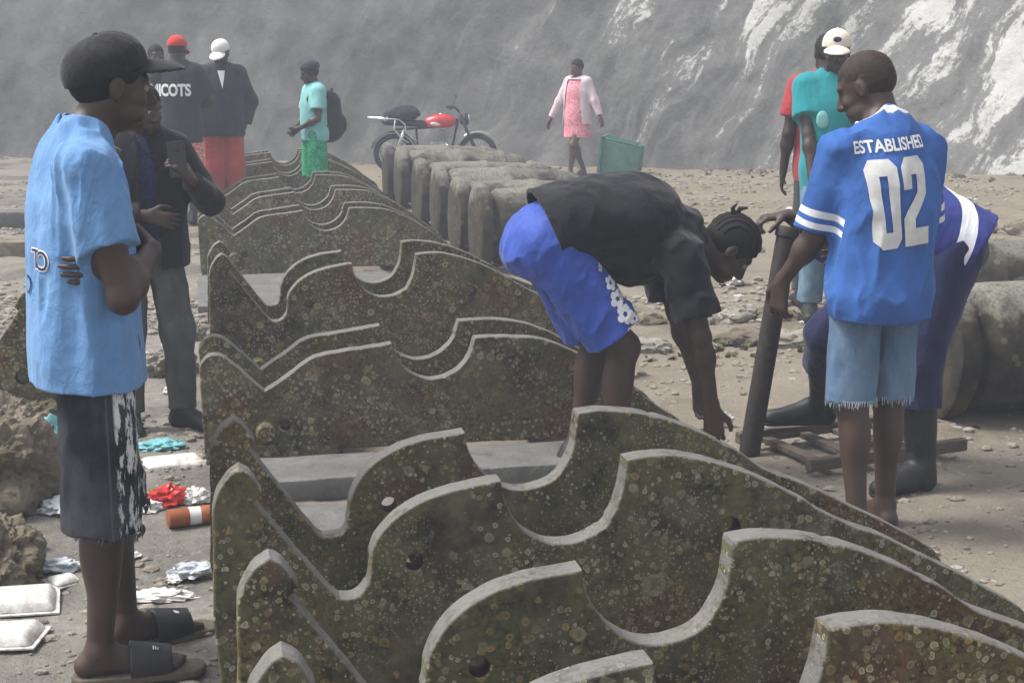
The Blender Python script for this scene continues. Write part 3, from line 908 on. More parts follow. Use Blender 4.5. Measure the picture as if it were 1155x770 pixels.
lettering(sh, 'TO', size=.070, origin=(-.172, -.103, 1.13), right=(.45, -.89, 0), nin=(.89, .45, 0), mat=M['white_print'], off=.0025, bold=.004)
lettering(sh, 'D', size=.07, origin=(-.19, -.02, 1.06), right=(.3, -.95, 0), nin=(.95, .3, 0), mat=M['dark_print'])
st = legwear(o, J, VN, M['black_denim'], 1.16, (.098, .104), .006, g=.010, fold=folds(.009, (12, 12, 5), 9.0))
for k in 'LR':
    e = J['k' + k] + (J['a' + k] - J['k' + k]) * .16
    fringe(st, J, VN, M['fray_dark'], e, J['a' + k] - J['k' + k], .098, 80, .014)
cap(o, J, .005, M['cap_black'], True, -17, .002)
buzz(o, J, .005, M['hair'])
for k in 'LR':                                             # slide sandals
    an, to = J['a' + k], J['t' + k]; f = nrm(A_(*(to - an)[:2], 0)); sd = np.cross(A_(0, 0, 1), f)
    mid = A_(an[0], an[1], 0) * .45 + A_(to[0], to[1], 0) * .55
    b = Blob(); b.cone(mid - f * .12 + A_(0, 0, .012), mid + f * .135 + A_(0, 0, .012), .045, .052, .01)
    b.cuts = [(A_(0, 0, .026), (0, 0, 1)), (A_(0, 0, .002), (0, 0, -1))]
    so = b.mesh(.005, 'sandal', M['slide_sole'], o)
    b = Blob(); c0 = to * .78 + an * .22
    b.cone(c0 - f * .045 + A_(0, 0, -.002), c0 + f * .055 + A_(0, 0, -.016), .056, .050, .01)
    b.cone(c0 - f * .045 + A_(0, 0, -.012), c0 + f * .055 + A_(0, 0, -.026), .046, .041, .005, sub=True)
    b.cuts = [(A_(0, 0, .012), (0, 0, -1)), (c0 + f * .06, f), (c0 - f * .05, -f)]
    sp = b.mesh(.0045, 'strap', M['slide'], so)
    bm = bmesh.new(); rot = Matrix((f, sd, (0, 0, 1))).transposed()
    for i in range(3): bm_box(bm, Vector(c0 + f * (.012 + .006 * i) + sd * (-.028 + .004 * i) + A_(0, 0, .042 - .003 * i)), (.003, .022 - .005 * i, .004), rot, .001)
    bm_obj('emblem', bm, M['white_print'], sp)
bm = bmesh.new(); pts = []
for i in range(40):
    a = 2 * math.pi * i / 40; pts.append(Vector(J['nb'] + A_(.012, 0, .012) + A_(.074 * math.cos(a), .072 * math.sin(a), -.040 * math.cos(a) * 1.0 + .002)))
add_tube(bm, pts, .0022, 6, True); bm_obj('necklace', bm, M['silver'], o, True)

# ---- person with the phone
J = rig(1.52)
J.update(sR=J['sR'] + A_(.0, .0, -.015), aL=A_(.03, .13, .078), tL=A_(.17, .20, .03), kL=A_(.05, .115, .45))
J['B'] = headbasis(25, 12); J['head'] = J['head'] + A_(.02, .01, -.01)
J['wL'] = A_(.245, .14, 1.115); J['eL'] = ik(J['sL'], J['wL'], .275, .235, (-.2, .8, -1.0))
J['wR'] = A_(.165, -.03, .965); J['eR'] = ik(J['sR'], J['wR'], .275, .235, (-.3, -.9, -.2))
J['hand'] = {'L': dict(d=(-.05, -.65, .75), pn=(-.6, -.6, .1), th=(.0, -.4, .9), curl=.75, thumb=.5), 'R': dict(d=(.35, .9, -.25), pn=(-.85, .3, 0), th=(0, 0, 1), curl=.5)}
o = build_body('person', J, .006, M['skin'])
place(o, (-.255, 6.85, 0), -72, 'person in open black jacket and grey jeans holding up a phone')
add_eyes(o, J)
shirt(o, J, .007, M['navy_shirt'], (.0, 0, .80), .15, .72, .014, .5, (.06, .066), .004)
jk = shirt(o, J, .007, M['jacket'], (-.005, 0, .73), .195, .78, .034, 1.88, (.080, .068), .008, name='jacket', neck=.085)
# the jacket hangs open down the front
V = np.empty(len(jk.data.vertices) * 3, np.float32); jk.data.vertices.foreach_get('co', V); V = V.reshape(-1, 3)
bm = bmesh.new(); bm.from_mesh(jk.data)
bmesh.ops.delete(bm, geom=[v for v in bm.verts if v.co.x > .05 and abs(v.co.y + .01) < .028 + .05 * max(0, (1.28 - v.co.z)) * .6 and v.co.z < 1.33], context='VERTS')
bm.to_mesh(jk.data); bm.free()
legwear(o, J, .007, M['grey_jean'], 1.94, (.098, .078), .009, 'jeans', r2=.066, fold=folds(.012, (9, 9, 7), 2.0))
shoes(o, J, .006, M['shoe'], M['boot'])
buzz(o, J, .006, M['hair'])
wl = J['wL']
ph = bm = bmesh.new()
rot = Matrix(((-.35, -.93, .0), (.93, -.35, 0), (0, 0, 1))).transposed() @ Matrix.Rotation(R(-14), 3, 'Y')
bm_box(bm, (0, 0, 0), (.009, .074, .152), None, .004)
p = bm_obj('phone', bm, M['phone'], None)
bm = bmesh.new()
for (y, z) in ((.02, .052), (.02, .030), (.002, .041)): add_vf(bm, *lathe_vf([(0, .0085), (.003, .0085), (.004, .006)], 14), Matrix.Translation((.004, y, z)))
ln = bm_obj('camera_lens', bm, M['lens'], p)
hl = wl + A_(-.0, -.055, .085)
mw = Matrix.Rotation(R(-72), 4, 'Z')
wp = mw @ Vector(hl) + Vector((-.255, 6.85, 0))
p.location = wp; p.rotation_euler = (R(4), R(-10), R(-72 - 12))
tag(p, 'black phone held up in the hand of the person in the black jacket', 'phone')

# ---- man bending over in black tee and blue shorts
J = rig(1.78)
J.update(pel=A_(-.205, 0, .965), wai=A_(-.10, 0, 1.045), che=A_(.10, 0, 1.035), top=A_(.255, 0, .985), nb=A_(.345, 0, .965), head=A_(.515, 0, .905))
J['B'] = headbasis(-6, 52)
J.update(hR=A_(-.205, -.09, .925), hL=A_(-.205, .09, .925), kR=A_(.065, -.12, .560), kL=A_(.035, .12, .545), aR=A_(.035, -.13, .085), tR=A_(.20, -.16, .03), aL=A_(-.065, .13, .085), tL=A_(.10, .16, .03))
J.update(sR=A_(.265, -.185, .90), sL=A_(.275, .185, .915), eR=A_(.335, -.215, .60), wR=A_(.395, -.19, .325), eL=A_(.37, .20, .63), wL=A_(.45, .14, .345))
J['hand'] = {'R': dict(d=(.12, .05, -1), pn=(.3, .9, 0), th=(.9, -.3, 0), curl=.7), 'L': dict(d=(.1, -.1, -1), pn=(.3, -.9, 0), th=(.9, .3, 0), curl=.7)}
o = build_body('person', J, .005, M['skin'])
place(o, (1.455, 5.62, 0), 0, 'person in black t-shirt and royal blue shorts bending over with one arm reaching down')
add_eyes(o, J)
shirt(o, J, VN, M['black'], (-.215, 0, 1.00), .185, .80, .030, .72, (.080, .096), .008, fold=folds(.013, (9, 11, 11), 3.0), neck_dir=(.9, 0, -.15), drop=((.13, 0, .90), .13))
st = legwear(o, J, VN, M['royal'], .86, (.106, .122), .008, top=.35, g=.024, fold=folds(.012, (13, 13, 6), 12.0, np.array(Matrix.Rotation(R(35), 3, 'Y'))))
d = nrm(J['kR'] - J['hR'])
# white flower print running down the outside of the thigh
def flower(cx, cy, r, n=5):
    out = []
    for i in range(n):
        a = 2 * math.pi * i / n + cx * 9
        out.append([(cx + r * (.66 * math.cos(a) + .44 * math.cos(t)), cy + r * (.66 * math.sin(a) + .44 * math.sin(t))) for t in [2 * math.pi * j / 9 for j in range(9)]])
    return out
for (fx, fz, r) in ((-.035, .865, .014), (.0, .81, .024), (.02, .755, .032), (.045, .70, .034), (.085, .68, .022), (.075, .632, .026), (.115, .64, .018)):
    for pl in flower(0, 0, 1.0):
        lettering(st, polys=[pl], size=r, origin=(fx, 0, fz), right=(1, 0, 0), up=(0, 0, 1), nin=(0, 1, 0), mat=M['white_print'], name='flower_print', off=.005)
shoes(o, J, .007, M['shoe'])
hr = buzz(o, J, .005, M['hair'], .004)
bm = bmesh.new()
B = J['B']; hc = J['head']
P = lambda x, y, z: Vector(hc + (B[0] * x + B[1] * y + B[2] * z) * s)
for y in np.linspace(-.070, .070, 9):                        # rows of plaits from brow to nape
    pts = []
    for a in np.linspace(R(28), R(205), 22):
        ry = math.sqrt(max(.05, 1 - (y / .088) ** 2))
        pts.append(P(-.014 + .110 * ry * math.cos(a), y, .031 + .099 * ry * math.sin(a) * (1 if a < math.pi else .9)))
    add_tube(bm, pts, [.0075 + .0018 * (i % 2) for i in range(22)], 7)
add_tube(bm, [P(-.085, .01, .095), P(-.10, .0, .125), P(-.085, -.01, .15)], [.012, .010, .004], 7)
add_tube(bm, [P(-.09, -.02, .085), P(-.125, -.02, .10), P(-.13, -.03, .125)], [.012, .009, .003], 7)
bm_obj('plait', bm, M['hair'], hr, True)

# ---- young man in the numbered jersey, seen from behind
J = rig(1.67)
J['B'] = headbasis(36, 24); J['head'] = A_(.065, .03, 1.530); J['nb'] = A_(.01, 0, 1.405); J['top'] = A_(-.02, 0, 1.345)
J['che'] = A_(-.03, 0, 1.20); J['wai'] = A_(-.04, 0, 1.03)
J.update(sL=A_(.01, .170, 1.318), sR=A_(.0, -.175, 1.320), eL=A_(.08, .205, 1.035), wL=A_(.175, .262, .875), eR=A_(.07, -.235, 1.04), wR=A_(.25, -.14, .95))
J['hand'] = {'L': dict(d=(.12, .05, -1), pn=(.35, -.9, -.1), th=(.9, .2, -.2), curl=.75, spread=.25, thumb=.5), 'R': dict(d=(.7, .5, -.3), curl=.5, pn=(0, .9, 0), th=(.2, 0, 1))}
J.update(kL=A_(.0, .085, .475), kR=A_(.02, -.085, .475), aL=A_(-.06, .085, .085), aR=A_(.03, -.10, .085), tL=A_(.09, .10, .03), tR=A_(.18, -.13, .03))
o = build_body('person', J, .005, M['skin'])
HD = 103
place(o, (2.215, 4.83, -.0), HD, 'person seen from behind in blue jersey numbered 02 and frayed denim shorts')
def jersey_sv(V):
    out = np.full(len(V), -1.0)
    for k in 'LR':
        a, e = J['s' + k], J['e' + k]; d = e - a; L2 = d @ d
        t = ((V - a) @ d) / L2; q = V - a - np.clip(t, -.2, 1.2)[:, None] * d
        m = (np.linalg.norm(q, axis=1) < .125) & (t > .28) & (np.abs(V[:, 1]) > .155)
        out[m] = t[m]
    nd = J['up']; q = V - J['nb']; q = q - (q @ nd)[:, None] * nd; r = np.linalg.norm(q, axis=1) / J['s']
    m = ((V - J['nb']) @ nd > -.05) & (r < .100)
    out[m] = 3.5 - np.clip((r[m] - .086) / .010, -1, 1) * .5 - .0
    out[m & (out < 3.0)] = 2.9
    return out
sh = shirt(o, J, .005, M['jersey'], (-.03, 0, .775), .185, .74,   .018, .90, (.064, .071), .007, neck=.076, sv=jersey_sv, fold=folds(.017, (10, 10, 4), 6.0), drop=((-.07, .06, .83), .13))
OX = (-.3, 0.0, 0)
rt = (0, -1, 0)
# the back faces -x; left of the picture is +y
lettering(sh, 'ESTABLISHED', size=.055, origin=(-.3, .050, 1.347), right=(0, -1, .10), up=(0, .10, 1), nin=(1, 0, 0), mat=M['white_print'], bold=.0015, off=.004, xs=.72)
zero = [[(.12, 0), (.46, 0), (.58, .14), (.58, 1.26), (.46, 1.40), (.12, 1.40), (0, 1.26), (0, .14)], [(.22, .26), (.22, 1.14), (.37, 1.14), (.37, .26)][::-1]]
two = [[(.66, 0), (1.24, 0), (1.24, .28), (.90, .28), (.90, .42), (1.18, .70), (1.24, .80), (1.24, 1.26), (1.12, 1.40), (.78, 1.40), (.66, 1.26), (.66, .90), (.88, .90), (.88, 1.12), (1.02, 1.12), (1.02, .84), (.74, .56), (.66, .44)]]
sz = .204
oo = Vector((-.3, .132, 1.012))
for num in (zero, two):
    lettering(sh, polys=num, size=sz, origin=oo, right=(0, -1, .10), up=(0, .06, 1), nin=(1, 0, 0), mat=M['grey_print'], name='number', off=.006, xs=.76)
st = legwear(o, J, .005, M['denim'], .98, (.088, .089), .006, g=.006, top=.5, fold=folds(.007, (11, 11, 6), 7.0))
for k in 'LR':
    e = J['h' + k] + (J['k' + k] - J['h' + k]) * .97
    fringe(st, J, VN, M['fray'], e, J['k' + k] - J['h' + k], .084, 90, .024)
pb = BVHTree.FromPolygons([v.co for v in st.data.vertices], [tuple(p.vertices) for p in st.data.polygons])
for y in (.085, -.085):
    bm = bmesh.new(); bm_box(bm, (-.143, y, .70), (.004, .10, .11), None, .001)
    pk = bm_obj('back_pocket', bm, M['denim'], st)
    for v in pk.data.vertices:
        h = pb.ray_cast(Vector((-.5, v.co.y, v.co.z)), Vector((1, 0, 0)))
        if h[0] is not None: v.co.x = h[0].x - .003 + (v.co.x + .143) * .5
buzz(o, J, .005, M['stubble'], -.003)

# ---- worker stooping behind the jersey, one boot up on the timber frame
J = rig(1.74)
J.update(pel=A_(-.115, 0, .95), wai=A_(-.02, -.04, 1.03), che=A_(.06, -.15, 1.06), top=A_(.12, -.23, 1.03), nb=A_(.15, -.26, 1.01), head=A_(.18, -.35, .95))
J['LB'] = A_(.35, .94, 0)
J['B'] = headbasis(-20, 55)
J.update(hL=A_(-.10, .09, .92), hR=A_(-.07, -.09, .92), kL=A_(.025, .11, .49), aL=A_(.01, .12, .085), tL=A_(.16, .17, .03), kR=A_(.22, -.30, .53), aR=A_(.15, -.54, .19), tR=A_(.31, -.56, .135))
J.update(sL=A_(.19, -.07, .98), sR=A_(.03, -.36, 1.00), eL=A_(.37, -.22, .80), wL=A_(.50, -.44, .84))
J['wR'] = A_(.305, -.555, .985); J['eR'] = ik(J['sR'], J['wR'], .23, .22, (0, -.6, -1))
J['wL'] = A_(.17, -.10, .62); J['eL'] = A_(.19, -.04, .78)
J['hand'] = {'R': dict(d=(.85, -.1, -.1), pn=(0, 0, -1), th=(0, .9, .1), curl=1.0, thumb=.8), 'L': dict(d=(.2, 0, -1), curl=.4)}
o = build_body('person', J, .006, M['skin'], bare=False)
place(o, (2.64, 5.42, 0), 180, 'stooping person in navy work trousers, striped blue shirt and black rubber boots')
def wsv(V): return V[:, 0] + (V[:, 2] - .98) * .35
shirt(o, J, .006, M['work_shirt'], (-.21, .05, .90), .195, .80, .030, 1.3, (.078, .068), .008, neck_dir=(.6, -.4, -.2), sv=wsv, fold=folds(.010, (9, 9, 9), 15.0))
legwear(o, J, .006, M['work_trouser'], 1.40, (.118, .086), .009, 'trousers', top=.5, g=.018, r2=.088, fold=folds(.010, (8, 8, 6), 10.0))
shoes(o, J, .006, M['boot'], M['boot'], boot=.72)
buzz(o, J, .007, M['hair'])

# ---- two people behind, teal polo in front of a red shirt
J = rig(1.76); J['B'] = headbasis(-8, 10)
J['wR'] = A_(.20, -.15, .90); J['eR'] = ik(J['sR'], J['wR'], .29, .25, (-1, -.3, 0))
J['wL'] = A_(.05, .27, .86)
o = build_body('person', J, .009, M['skin2'])
place(o, (3.79, 8.98, 0), -104, 'person in teal polo shirt, light jeans and cream cap behind the numbered jersey')
add_eyes(o, J)
sh = shirt(o, J, .009, M['teal'], (0, 0, .80), .185, .75, .026, .62, (.080, .090), .007)
b = Blob(); b.ell(A_(.135, -.085, 1.235), A_(.012, .042, .055), None, .005); bd = b.mesh(.006, 'badge', M['cyan_tee'], sh)
legwear(o, J, .009, M['light_jean'], 1.94, (.098, .082), .009, 'jeans', r2=.074)
shoes(o, J, .009, M['shoe'])
cp = cap(o, J, .006, M['cream_cap'], True, -5)
b = Blob(); b.ell(J['head'] + J['B'][0] * .098 + J['B'][2] * .085, A_(.010, .026, .018), J['B'], .005); b.mesh(.005, 'emblem', M['dark_print'], cp)
b = Blob(); b.ell((0, 0, .02), (.085, .055, .12), None, .01); b.cone((0, 0, .10), (0, 0, .20), .05, .018, .03); b.disp = folds(.014, (16, 16, 8), 8)
g = b.mesh(.008, 'carrier_bag', M['paper']); g.location = (3.60, 8.70, .76)
tag(g, 'crumpled pale carrier bag with red print held in front of the light jeans', 'bag')
b = Blob(); b.ell((-.01, -.052, .02), (.030, .012, .034), None, .004); b.mesh(.006, 'red_print', M['redplastic'], g)

J = rig(1.75); J['B'] = headbasis(0, 5)
o = build_body('person', J, .010, M['skin2'])
place(o, (3.91, 9.40, 0), 78, 'person in red t-shirt mostly hidden behind the teal polo shirt')
shirt(o, J, .010, M['redshirt'], (0, 0, .82), .18, .74, .024, .66, (.080, .092), .006)
legwear(o, J, .010, M['slate'], 1.92, (.098, .08), .008, 'trousers')
shoes(o, J, .010, M['shoe']); buzz(o, J, .009, M['hair'])

# ---- far group at the left
J = rig(1.77); J['B'] = headbasis(-6, 12)
for k, y in (('L', 1), ('R', -1)):
    J['w' + k] = A_(.20, .12 * y, 1.06); J['e' + k] = ik(J['s' + k], J['w' + k], .29, .255, (-.35, 1.0 * y, -.5))
o = build_body('person', J, .010, M['skin2'])
place(o, (-.19, 15.2, 0), 78, 'person seen from behind in red cap, black t-shirt with white lettering and red print shorts')
sh = shirt(o, J, .010, M['dark_grey'], (0, 0, .78), .215, .78, .032, .8, (.088, .10), .007)
lettering(sh, 'MICOTS', size=.15, origin=(-.3, .05, 1.27), right=(0, -1, 0), nin=(1, 0, 0), mat=M['white_print'], bold=.006, off=.005, xs=.72)
legwear(o, J, .010, M['redwhite'], 1.08, (.115, .118), .008)
shoes(o, J, .010, M['shoe'], M['paper'])
cap(o, J, .009, M['red_cap'], True); buzz(o, J, .009, M['hair'])

J = rig(1.70)
J['wR'] = A_(.16, -.15, 1.02); J['eR'] = ik(J['sR'], J['wR'], .28, .25, (-.3, -1, -.3))
o = build_body('person', J, .011, M['skin2'])
place(o, (-.40, 15.75, 0), -80, 'person in blue top mostly hidden behind the red cap')
add_eyes(o, J)
shirt(o, J, .011, M['bluesleeve'], (0, 0, .78), .18, .74, .026, 1.7, (.080, .070), .006)
legwear(o, J, .011, M['grey_jean'], 1.92, (.098, .08), .008, 'trousers')
shoes(o, J, .011, M['shoe']); buzz(o, J, .010, M['hair'])

J = rig(1.74); J['B'] = headbasis(-28, 14)
for k, y in (('L', 1), ('R', -1)):
    J['w' + k] = A_(.01, .215 * y, .90); J['e' + k] = ik(J['s' + k], J['w' + k], .29, .255, (-.4, .9 * y, 0))
o = build_body('person', J, .010, M['skin2'])
place(o, (.225, 15.9, 0), -82, 'person in white cap, dark zip jacket and coral trousers')
add_eyes(o, J)
b = Blob(); b.cone(J['top'] + A_(.10, 0, .03), J['che'] + A_(.13, 0, .03), .030, .010, .01); 
sh = shirt(o, J, .010, M['slate'], (0, 0, .80), .222, .76, .034, 1.9, (.088, .078), .008, name='jacket', neck=.080)
lettering(sh, polys=[[(-.5, 1), (.35, 1), (-.1, -1.1)]], size=.085, origin=(.3, -.01, 1.36), right=(0, 1, 0), nin=(-1, 0, 0), mat=M['white_print'], name='shirt_front', off=.006)
lettering(sh, polys=[[(-.035, 4.5), (.035, 4.5), (.035, 0), (-.035, 0)]], size=.1, origin=(.3, -.02, .82), right=(0, 1, 0), nin=(-1, 0, 0), mat=M['dark_grey'], name='zip', off=.004)
legwear(o, J, .010, M['coral'], 1.94, (.108, .10), .010, 'trousers', r2=.095, fold=folds(.012, (9, 9, 3), 2))
shoes(o, J, .010, M['shoe'], M['paper'])
cap(o, J, .009, M['white_cap'], True, 6); buzz(o, J, .009, M['hair'])

J = rig(1.53); J['B'] = headbasis(0, 16); J['head'] = J['head'] + A_(.02, 0, -.005)
for k, y in (('L', 1), ('R', -1)):
    J['w' + k] = A_(.185, .05 * y, .865); J['e' + k] = ik(J['s' + k], J['w' + k], .275, .24, (-.6, .8 * y, -.2))
J['hand'] = {'L': dict(d=(.6, -.5, -.5), curl=.6), 'R': dict(d=(.6, .5, -.5), curl=.6)}
o = build_body('person', J, .010, M['skin2'])
place(o, (1.13, 15.95, 0), 196, 'person in aqua t-shirt and shiny green shorts with hands clasped')
sh = shirt(o, J, .010, M['cyan_tee'], (0, 0, .74), .17, .76, .022, .66, (.078, .088), .006)
legwear(o, J, .010, M['green_short'], 1.15, (.112, .12), .010)
shoes(o, J, .010, M['shoe']); buzz(o, J, .009, M['hair'], .004)
b = Blob(); b.ell(J['head'] + A_(-.01, 0, .052), A_(.105, .086, .075), J['B'], .01); b.cuts = [(J['head'] + A_(0, 0, .035), (.0, 0, -1))]
b.mesh(.009, 'cap', M['slate'], o)
b = Blob(); b.cone((-.225, 0, 1.18), (-.235, 0, .90), .105, .125, .04, (1, 0, 0), .72); b.cone((-.17, 0, 1.22), (-.17, 0, .86), .09, .11, .04, (1, 0, 0), .8)
b.ell((-.32, 0, .95), (.045, .09, .10), None, .03); b.disp = folds(.006, (12, 12, 8), 5)
bp = b.mesh(.009, 'backpack', M['backpack'])
bp.scale = (.95, .95, .95); bp.location = (1.13, 15.95, 0); bp.rotation_euler = (0, 0, R(196))
tag(bp, 'black backpack worn over the aqua t-shirt', 'backpack')
bm = bmesh.new()
for y in (.085, -.085):
    pts = [Vector((-.16, y, 1.24)), Vector((-.07, y * 1.15, 1.345)), Vector((.04, y * 1.2, 1.33)), Vector((.105, y * 1.25, 1.22)), Vector((.06, y * 1.65, 1.06)), Vector((-.11, y * 1.5, .93))]
    add_tube(bm, pts, .013, 8)
bm_obj('strap', bm, M['backpack'], bp, True)
bm = bmesh.new(); add_tube(bm, [Vector((-.20, -.03, 1.29)), Vector((-.215, -.02, 1.325)), Vector((-.215, .02, 1.325)), Vector((-.20, .03, 1.29))], .008, 8); bm_obj('carry_loop', bm, M['backpack'], bp, True)

# ---- girl walking by the wall
J = rig(1.53); J['B'] = headbasis(-8, 8)
J.update(kL=A_(.14, .04, .44), aL=A_(.17, .02, .085), tL=A_(.30, .03, .03), kR=A_(-.03, -.06, .42), aR=A_(-.23, -.065, .11), tR=A_(-.09, -.075, .035))
J['wL'] = A_(-.05, .33, .80); J['eL'] = ik(J['sL'], J['wL'], .25, .22, (-.5, .8, 0))
J['wR'] = A_(.12, -.34, .76); J['eR'] = ik(J['sR'], J['wR'], .25, .22, (-.5, -.8, 0))
o = build_body('person', J, .009, M['skin3'])
place(o, (4.80, 19.75, 0), -140, 'girl in short pink dress and pale cardigan walking past the wall')
add_eyes(o, J)
dr = shirt(o, J, .009, M['pinkdress'], (.01, 0, .53), .185, .78, .010, .25, (.045, .05), .008, name='dress', neck=.088, drop=((.01, 0, .78), .135))
cd = shirt(o, J, .009, M['cardigan'], (-.005, 0, .70), .205, .80, .028, 1.9, (.068, .062), .006, name='cardigan', neck=.10)
bm = bmesh.new(); bm.from_mesh(cd.data)
bmesh.ops.delete(bm, geom=[v for v in bm.verts if v.co.x > .0 and abs(v.co.y) < .10 + .12 * max(0, 1.15 - v.co.z) and v.co.z < 1.27], context='VERTS')
bm.to_mesh(cd.data); bm.free()
cd.data.polygons.foreach_set('use_smooth', np.full(len(cd.data.polygons), True))
buzz(o, J, .009, M['hair'], .003)
b = Blob()
for k in 'LR':
    pass
for k in 'LR':
    an, to = J['a' + k], J['t' + k]; b = Blob(); f = nrm(A_(*(to - an)[:2], 0))
    b.cone(A_(an[0], an[1], .012) - f * .03, A_(to[0], to[1], .012) + f * .05, .036, .038, .01); b.cuts = [(A_(0, 0, .02), (0, 0, 1))]
    b.mesh(.008, 'sandal', M['slide_sole'], o)

# ================================================================== SETTING
def axis(lo, a, b, hi, st):
    near = np.arange(a, b, st)
    l = a - np.geomspace(st, a - lo, 28)[::-1]; h = b + np.geomspace(st, hi - b, 28)
    return np.concatenate([l, near, h])
gx = axis(-140, -3, 9, 140, .055); gy = axis(-60, 1.0, 24, 160, .055)
GX, GY = np.meshgrid(gx, gy, indexing='ij')
Q = np.stack([GX, GY, GX * 0], -1)
def gheight(q):
    return .055 * (fbm(q * .9, 3, 3) - .5) + .030 * (fbm(q * 4.5, 3, 9) - .5) + .012 * (vnoise(q * 16, 5) - .5)
GZ = gheight(Q.reshape(-1, 3)).reshape(GX.shape)
nx_, ny_ = GX.shape
V = np.stack([GX, GY, GZ], -1).reshape(-1, 3)
I = np.arange(nx_ * ny_).reshape(nx_, ny_)
F = np.stack([I[:-1, :-1], I[1:, :-1], I[1:, 1:], I[:-1, 1:]], -1).reshape(-1, 4)
tag(mesh_obj('ground', V, F, M['ground']), kind='structure')
def gz(x, y): return float(gheight(np.array([[x, y, 0.0]]))[0])

# the great battered wall, running from far left to near right
WP = Vector((5.8, 21.45, 0)); wd = Vector((1, -.465, 0)).normalized(); wn = Vector((-.465, -1, 0)).normalized()
ss = np.concatenate([np.arange(-34, -16, .4), np.arange(-16, 14, .11), np.arange(14, 34, .4)]); tt = np.concatenate([np.arange(-.3, 3.6, .09), np.arange(3.6, 11, .35)])
S, T = np.meshgrid(ss, tt, indexing='ij')
q = np.stack([S, T, S * 0], -1).reshape(-1, 3)
dis = (.30 * (fbm(q * .45, 3, 1) - .5) + .09 * (fbm(q * np.array([1.4, 1.0, 1]), 4, 6) - .5) + .05 * (fbm(q * 6, 3, 2) - .5)).reshape(S.shape)
lean = .26
X = WP.x + wd.x * S - wn.x * (T * lean - dis); Y = WP.y + wd.y * S - wn.y * (T * lean - dis)
I = np.arange(S.size).reshape(S.shape)
V = np.stack([X, Y, T], -1).reshape(-1, 3)
F = np.stack([I[:-1, :-1], I[1:, :-1], I[1:, 1:], I[:-1, 1:]], -1).reshape(-1, 4)
# a solid: the back face and the top
nb = len(V); bk = V.copy(); bk[:, 0] -= wn.x * 5; bk[:, 1] -= wn.y * 5
V2 = np.concatenate([V, bk]); J2 = I + nb
top = np.stack([I[:-1, -1], I[1:, -1], J2[1:, -1], J2[:-1, -1]], -1)
s0 = np.stack([I[0, :-1], I[0, 1:], J2[0, 1:], J2[0, :-1]], -1); s1 = np.stack([I[-1, :-1], J2[-1, :-1], J2[-1, 1:], I[-1, 1:]], -1)
bkf = np.stack([J2[:-1, :-1], J2[:-1, 1:], J2[1:, 1:], J2[1:, :-1]], -1).reshape(-1, 4)
wl = mesh_obj('fortress_wall', V2, np.concatenate([F, top, s0, s1, bkf]), M['wall'])
tag(wl, 'huge sloping grey masonry wall streaked with white plaster behind everything', 'wall')

# --------------------------------------------------------- gun carriages
PA = [(.02, 0), (-.005, .30), (0, .58), (.012, .635), (.038, .672), (.065, .690), (.088, .676), (.118, .630), (.100, .607), (.20, .472), (.275, .372), (.295, .355), (.33, .356), (.352, .374), (.363, .41), (.368, .455), (.385, .50), (.43, .55), (.50, .59), (.59, .614), (.686, .626),
      (.694, .585), (.712, .545), (.738, .508), (.775, .477), (.815, .460), (.860, .457), (.905, .468), (.945, .492), (.972, .530), (.990, .580), (.997, .62), (1.002, .662),
      (1.06, .669), (1.12, .666), (1.19, .654), (1.26, .634), (1.33, .606), (1.40, .572), (1.47, .532), (1.545, .482), (1.60, .456), (1.69, .420), (1.80, .362), (1.94, .290), (2.05, .226), (2.10, .188), (2.128, .13), (2.13, 0),
      (1.72, 0), (1.66, .06), (.56, .06), (.50, 0)]
HA = [(.475, .435, .021), (1.275, .47, .027), (.10, .33, .03)]
PB = [(-.02, 0), (-.035, .39), (-.028, .422), (-.010, .446), (.018, .458), (.05, .455), (.085, .436), (.222, .302), (.30, .352), (.385, .415), (.43, .436), (.52, .450), (.62, .462), (.738, .480),
      (.750, .440), (.772, .398), (.806, .360), (.850, .334), (.90, .324), (.95, .331), (1.0, .354), (1.04, .392), (1.065, .436), (1.080, .488),
      (1.15, .492), (1.24, .490), (1.33, .480), (1.42, .455), (1.52, .410), (1.64, .335), (1.76, .250), (1.86, .172), (1.95, .108), (1.985, .06), (1.985, 0), (1.55, 0), (1.50, .05), (.55, .05), (.50, 0)]
HB = [(1.70, .20, .025), (.30, .16, .022)]
TH = .068
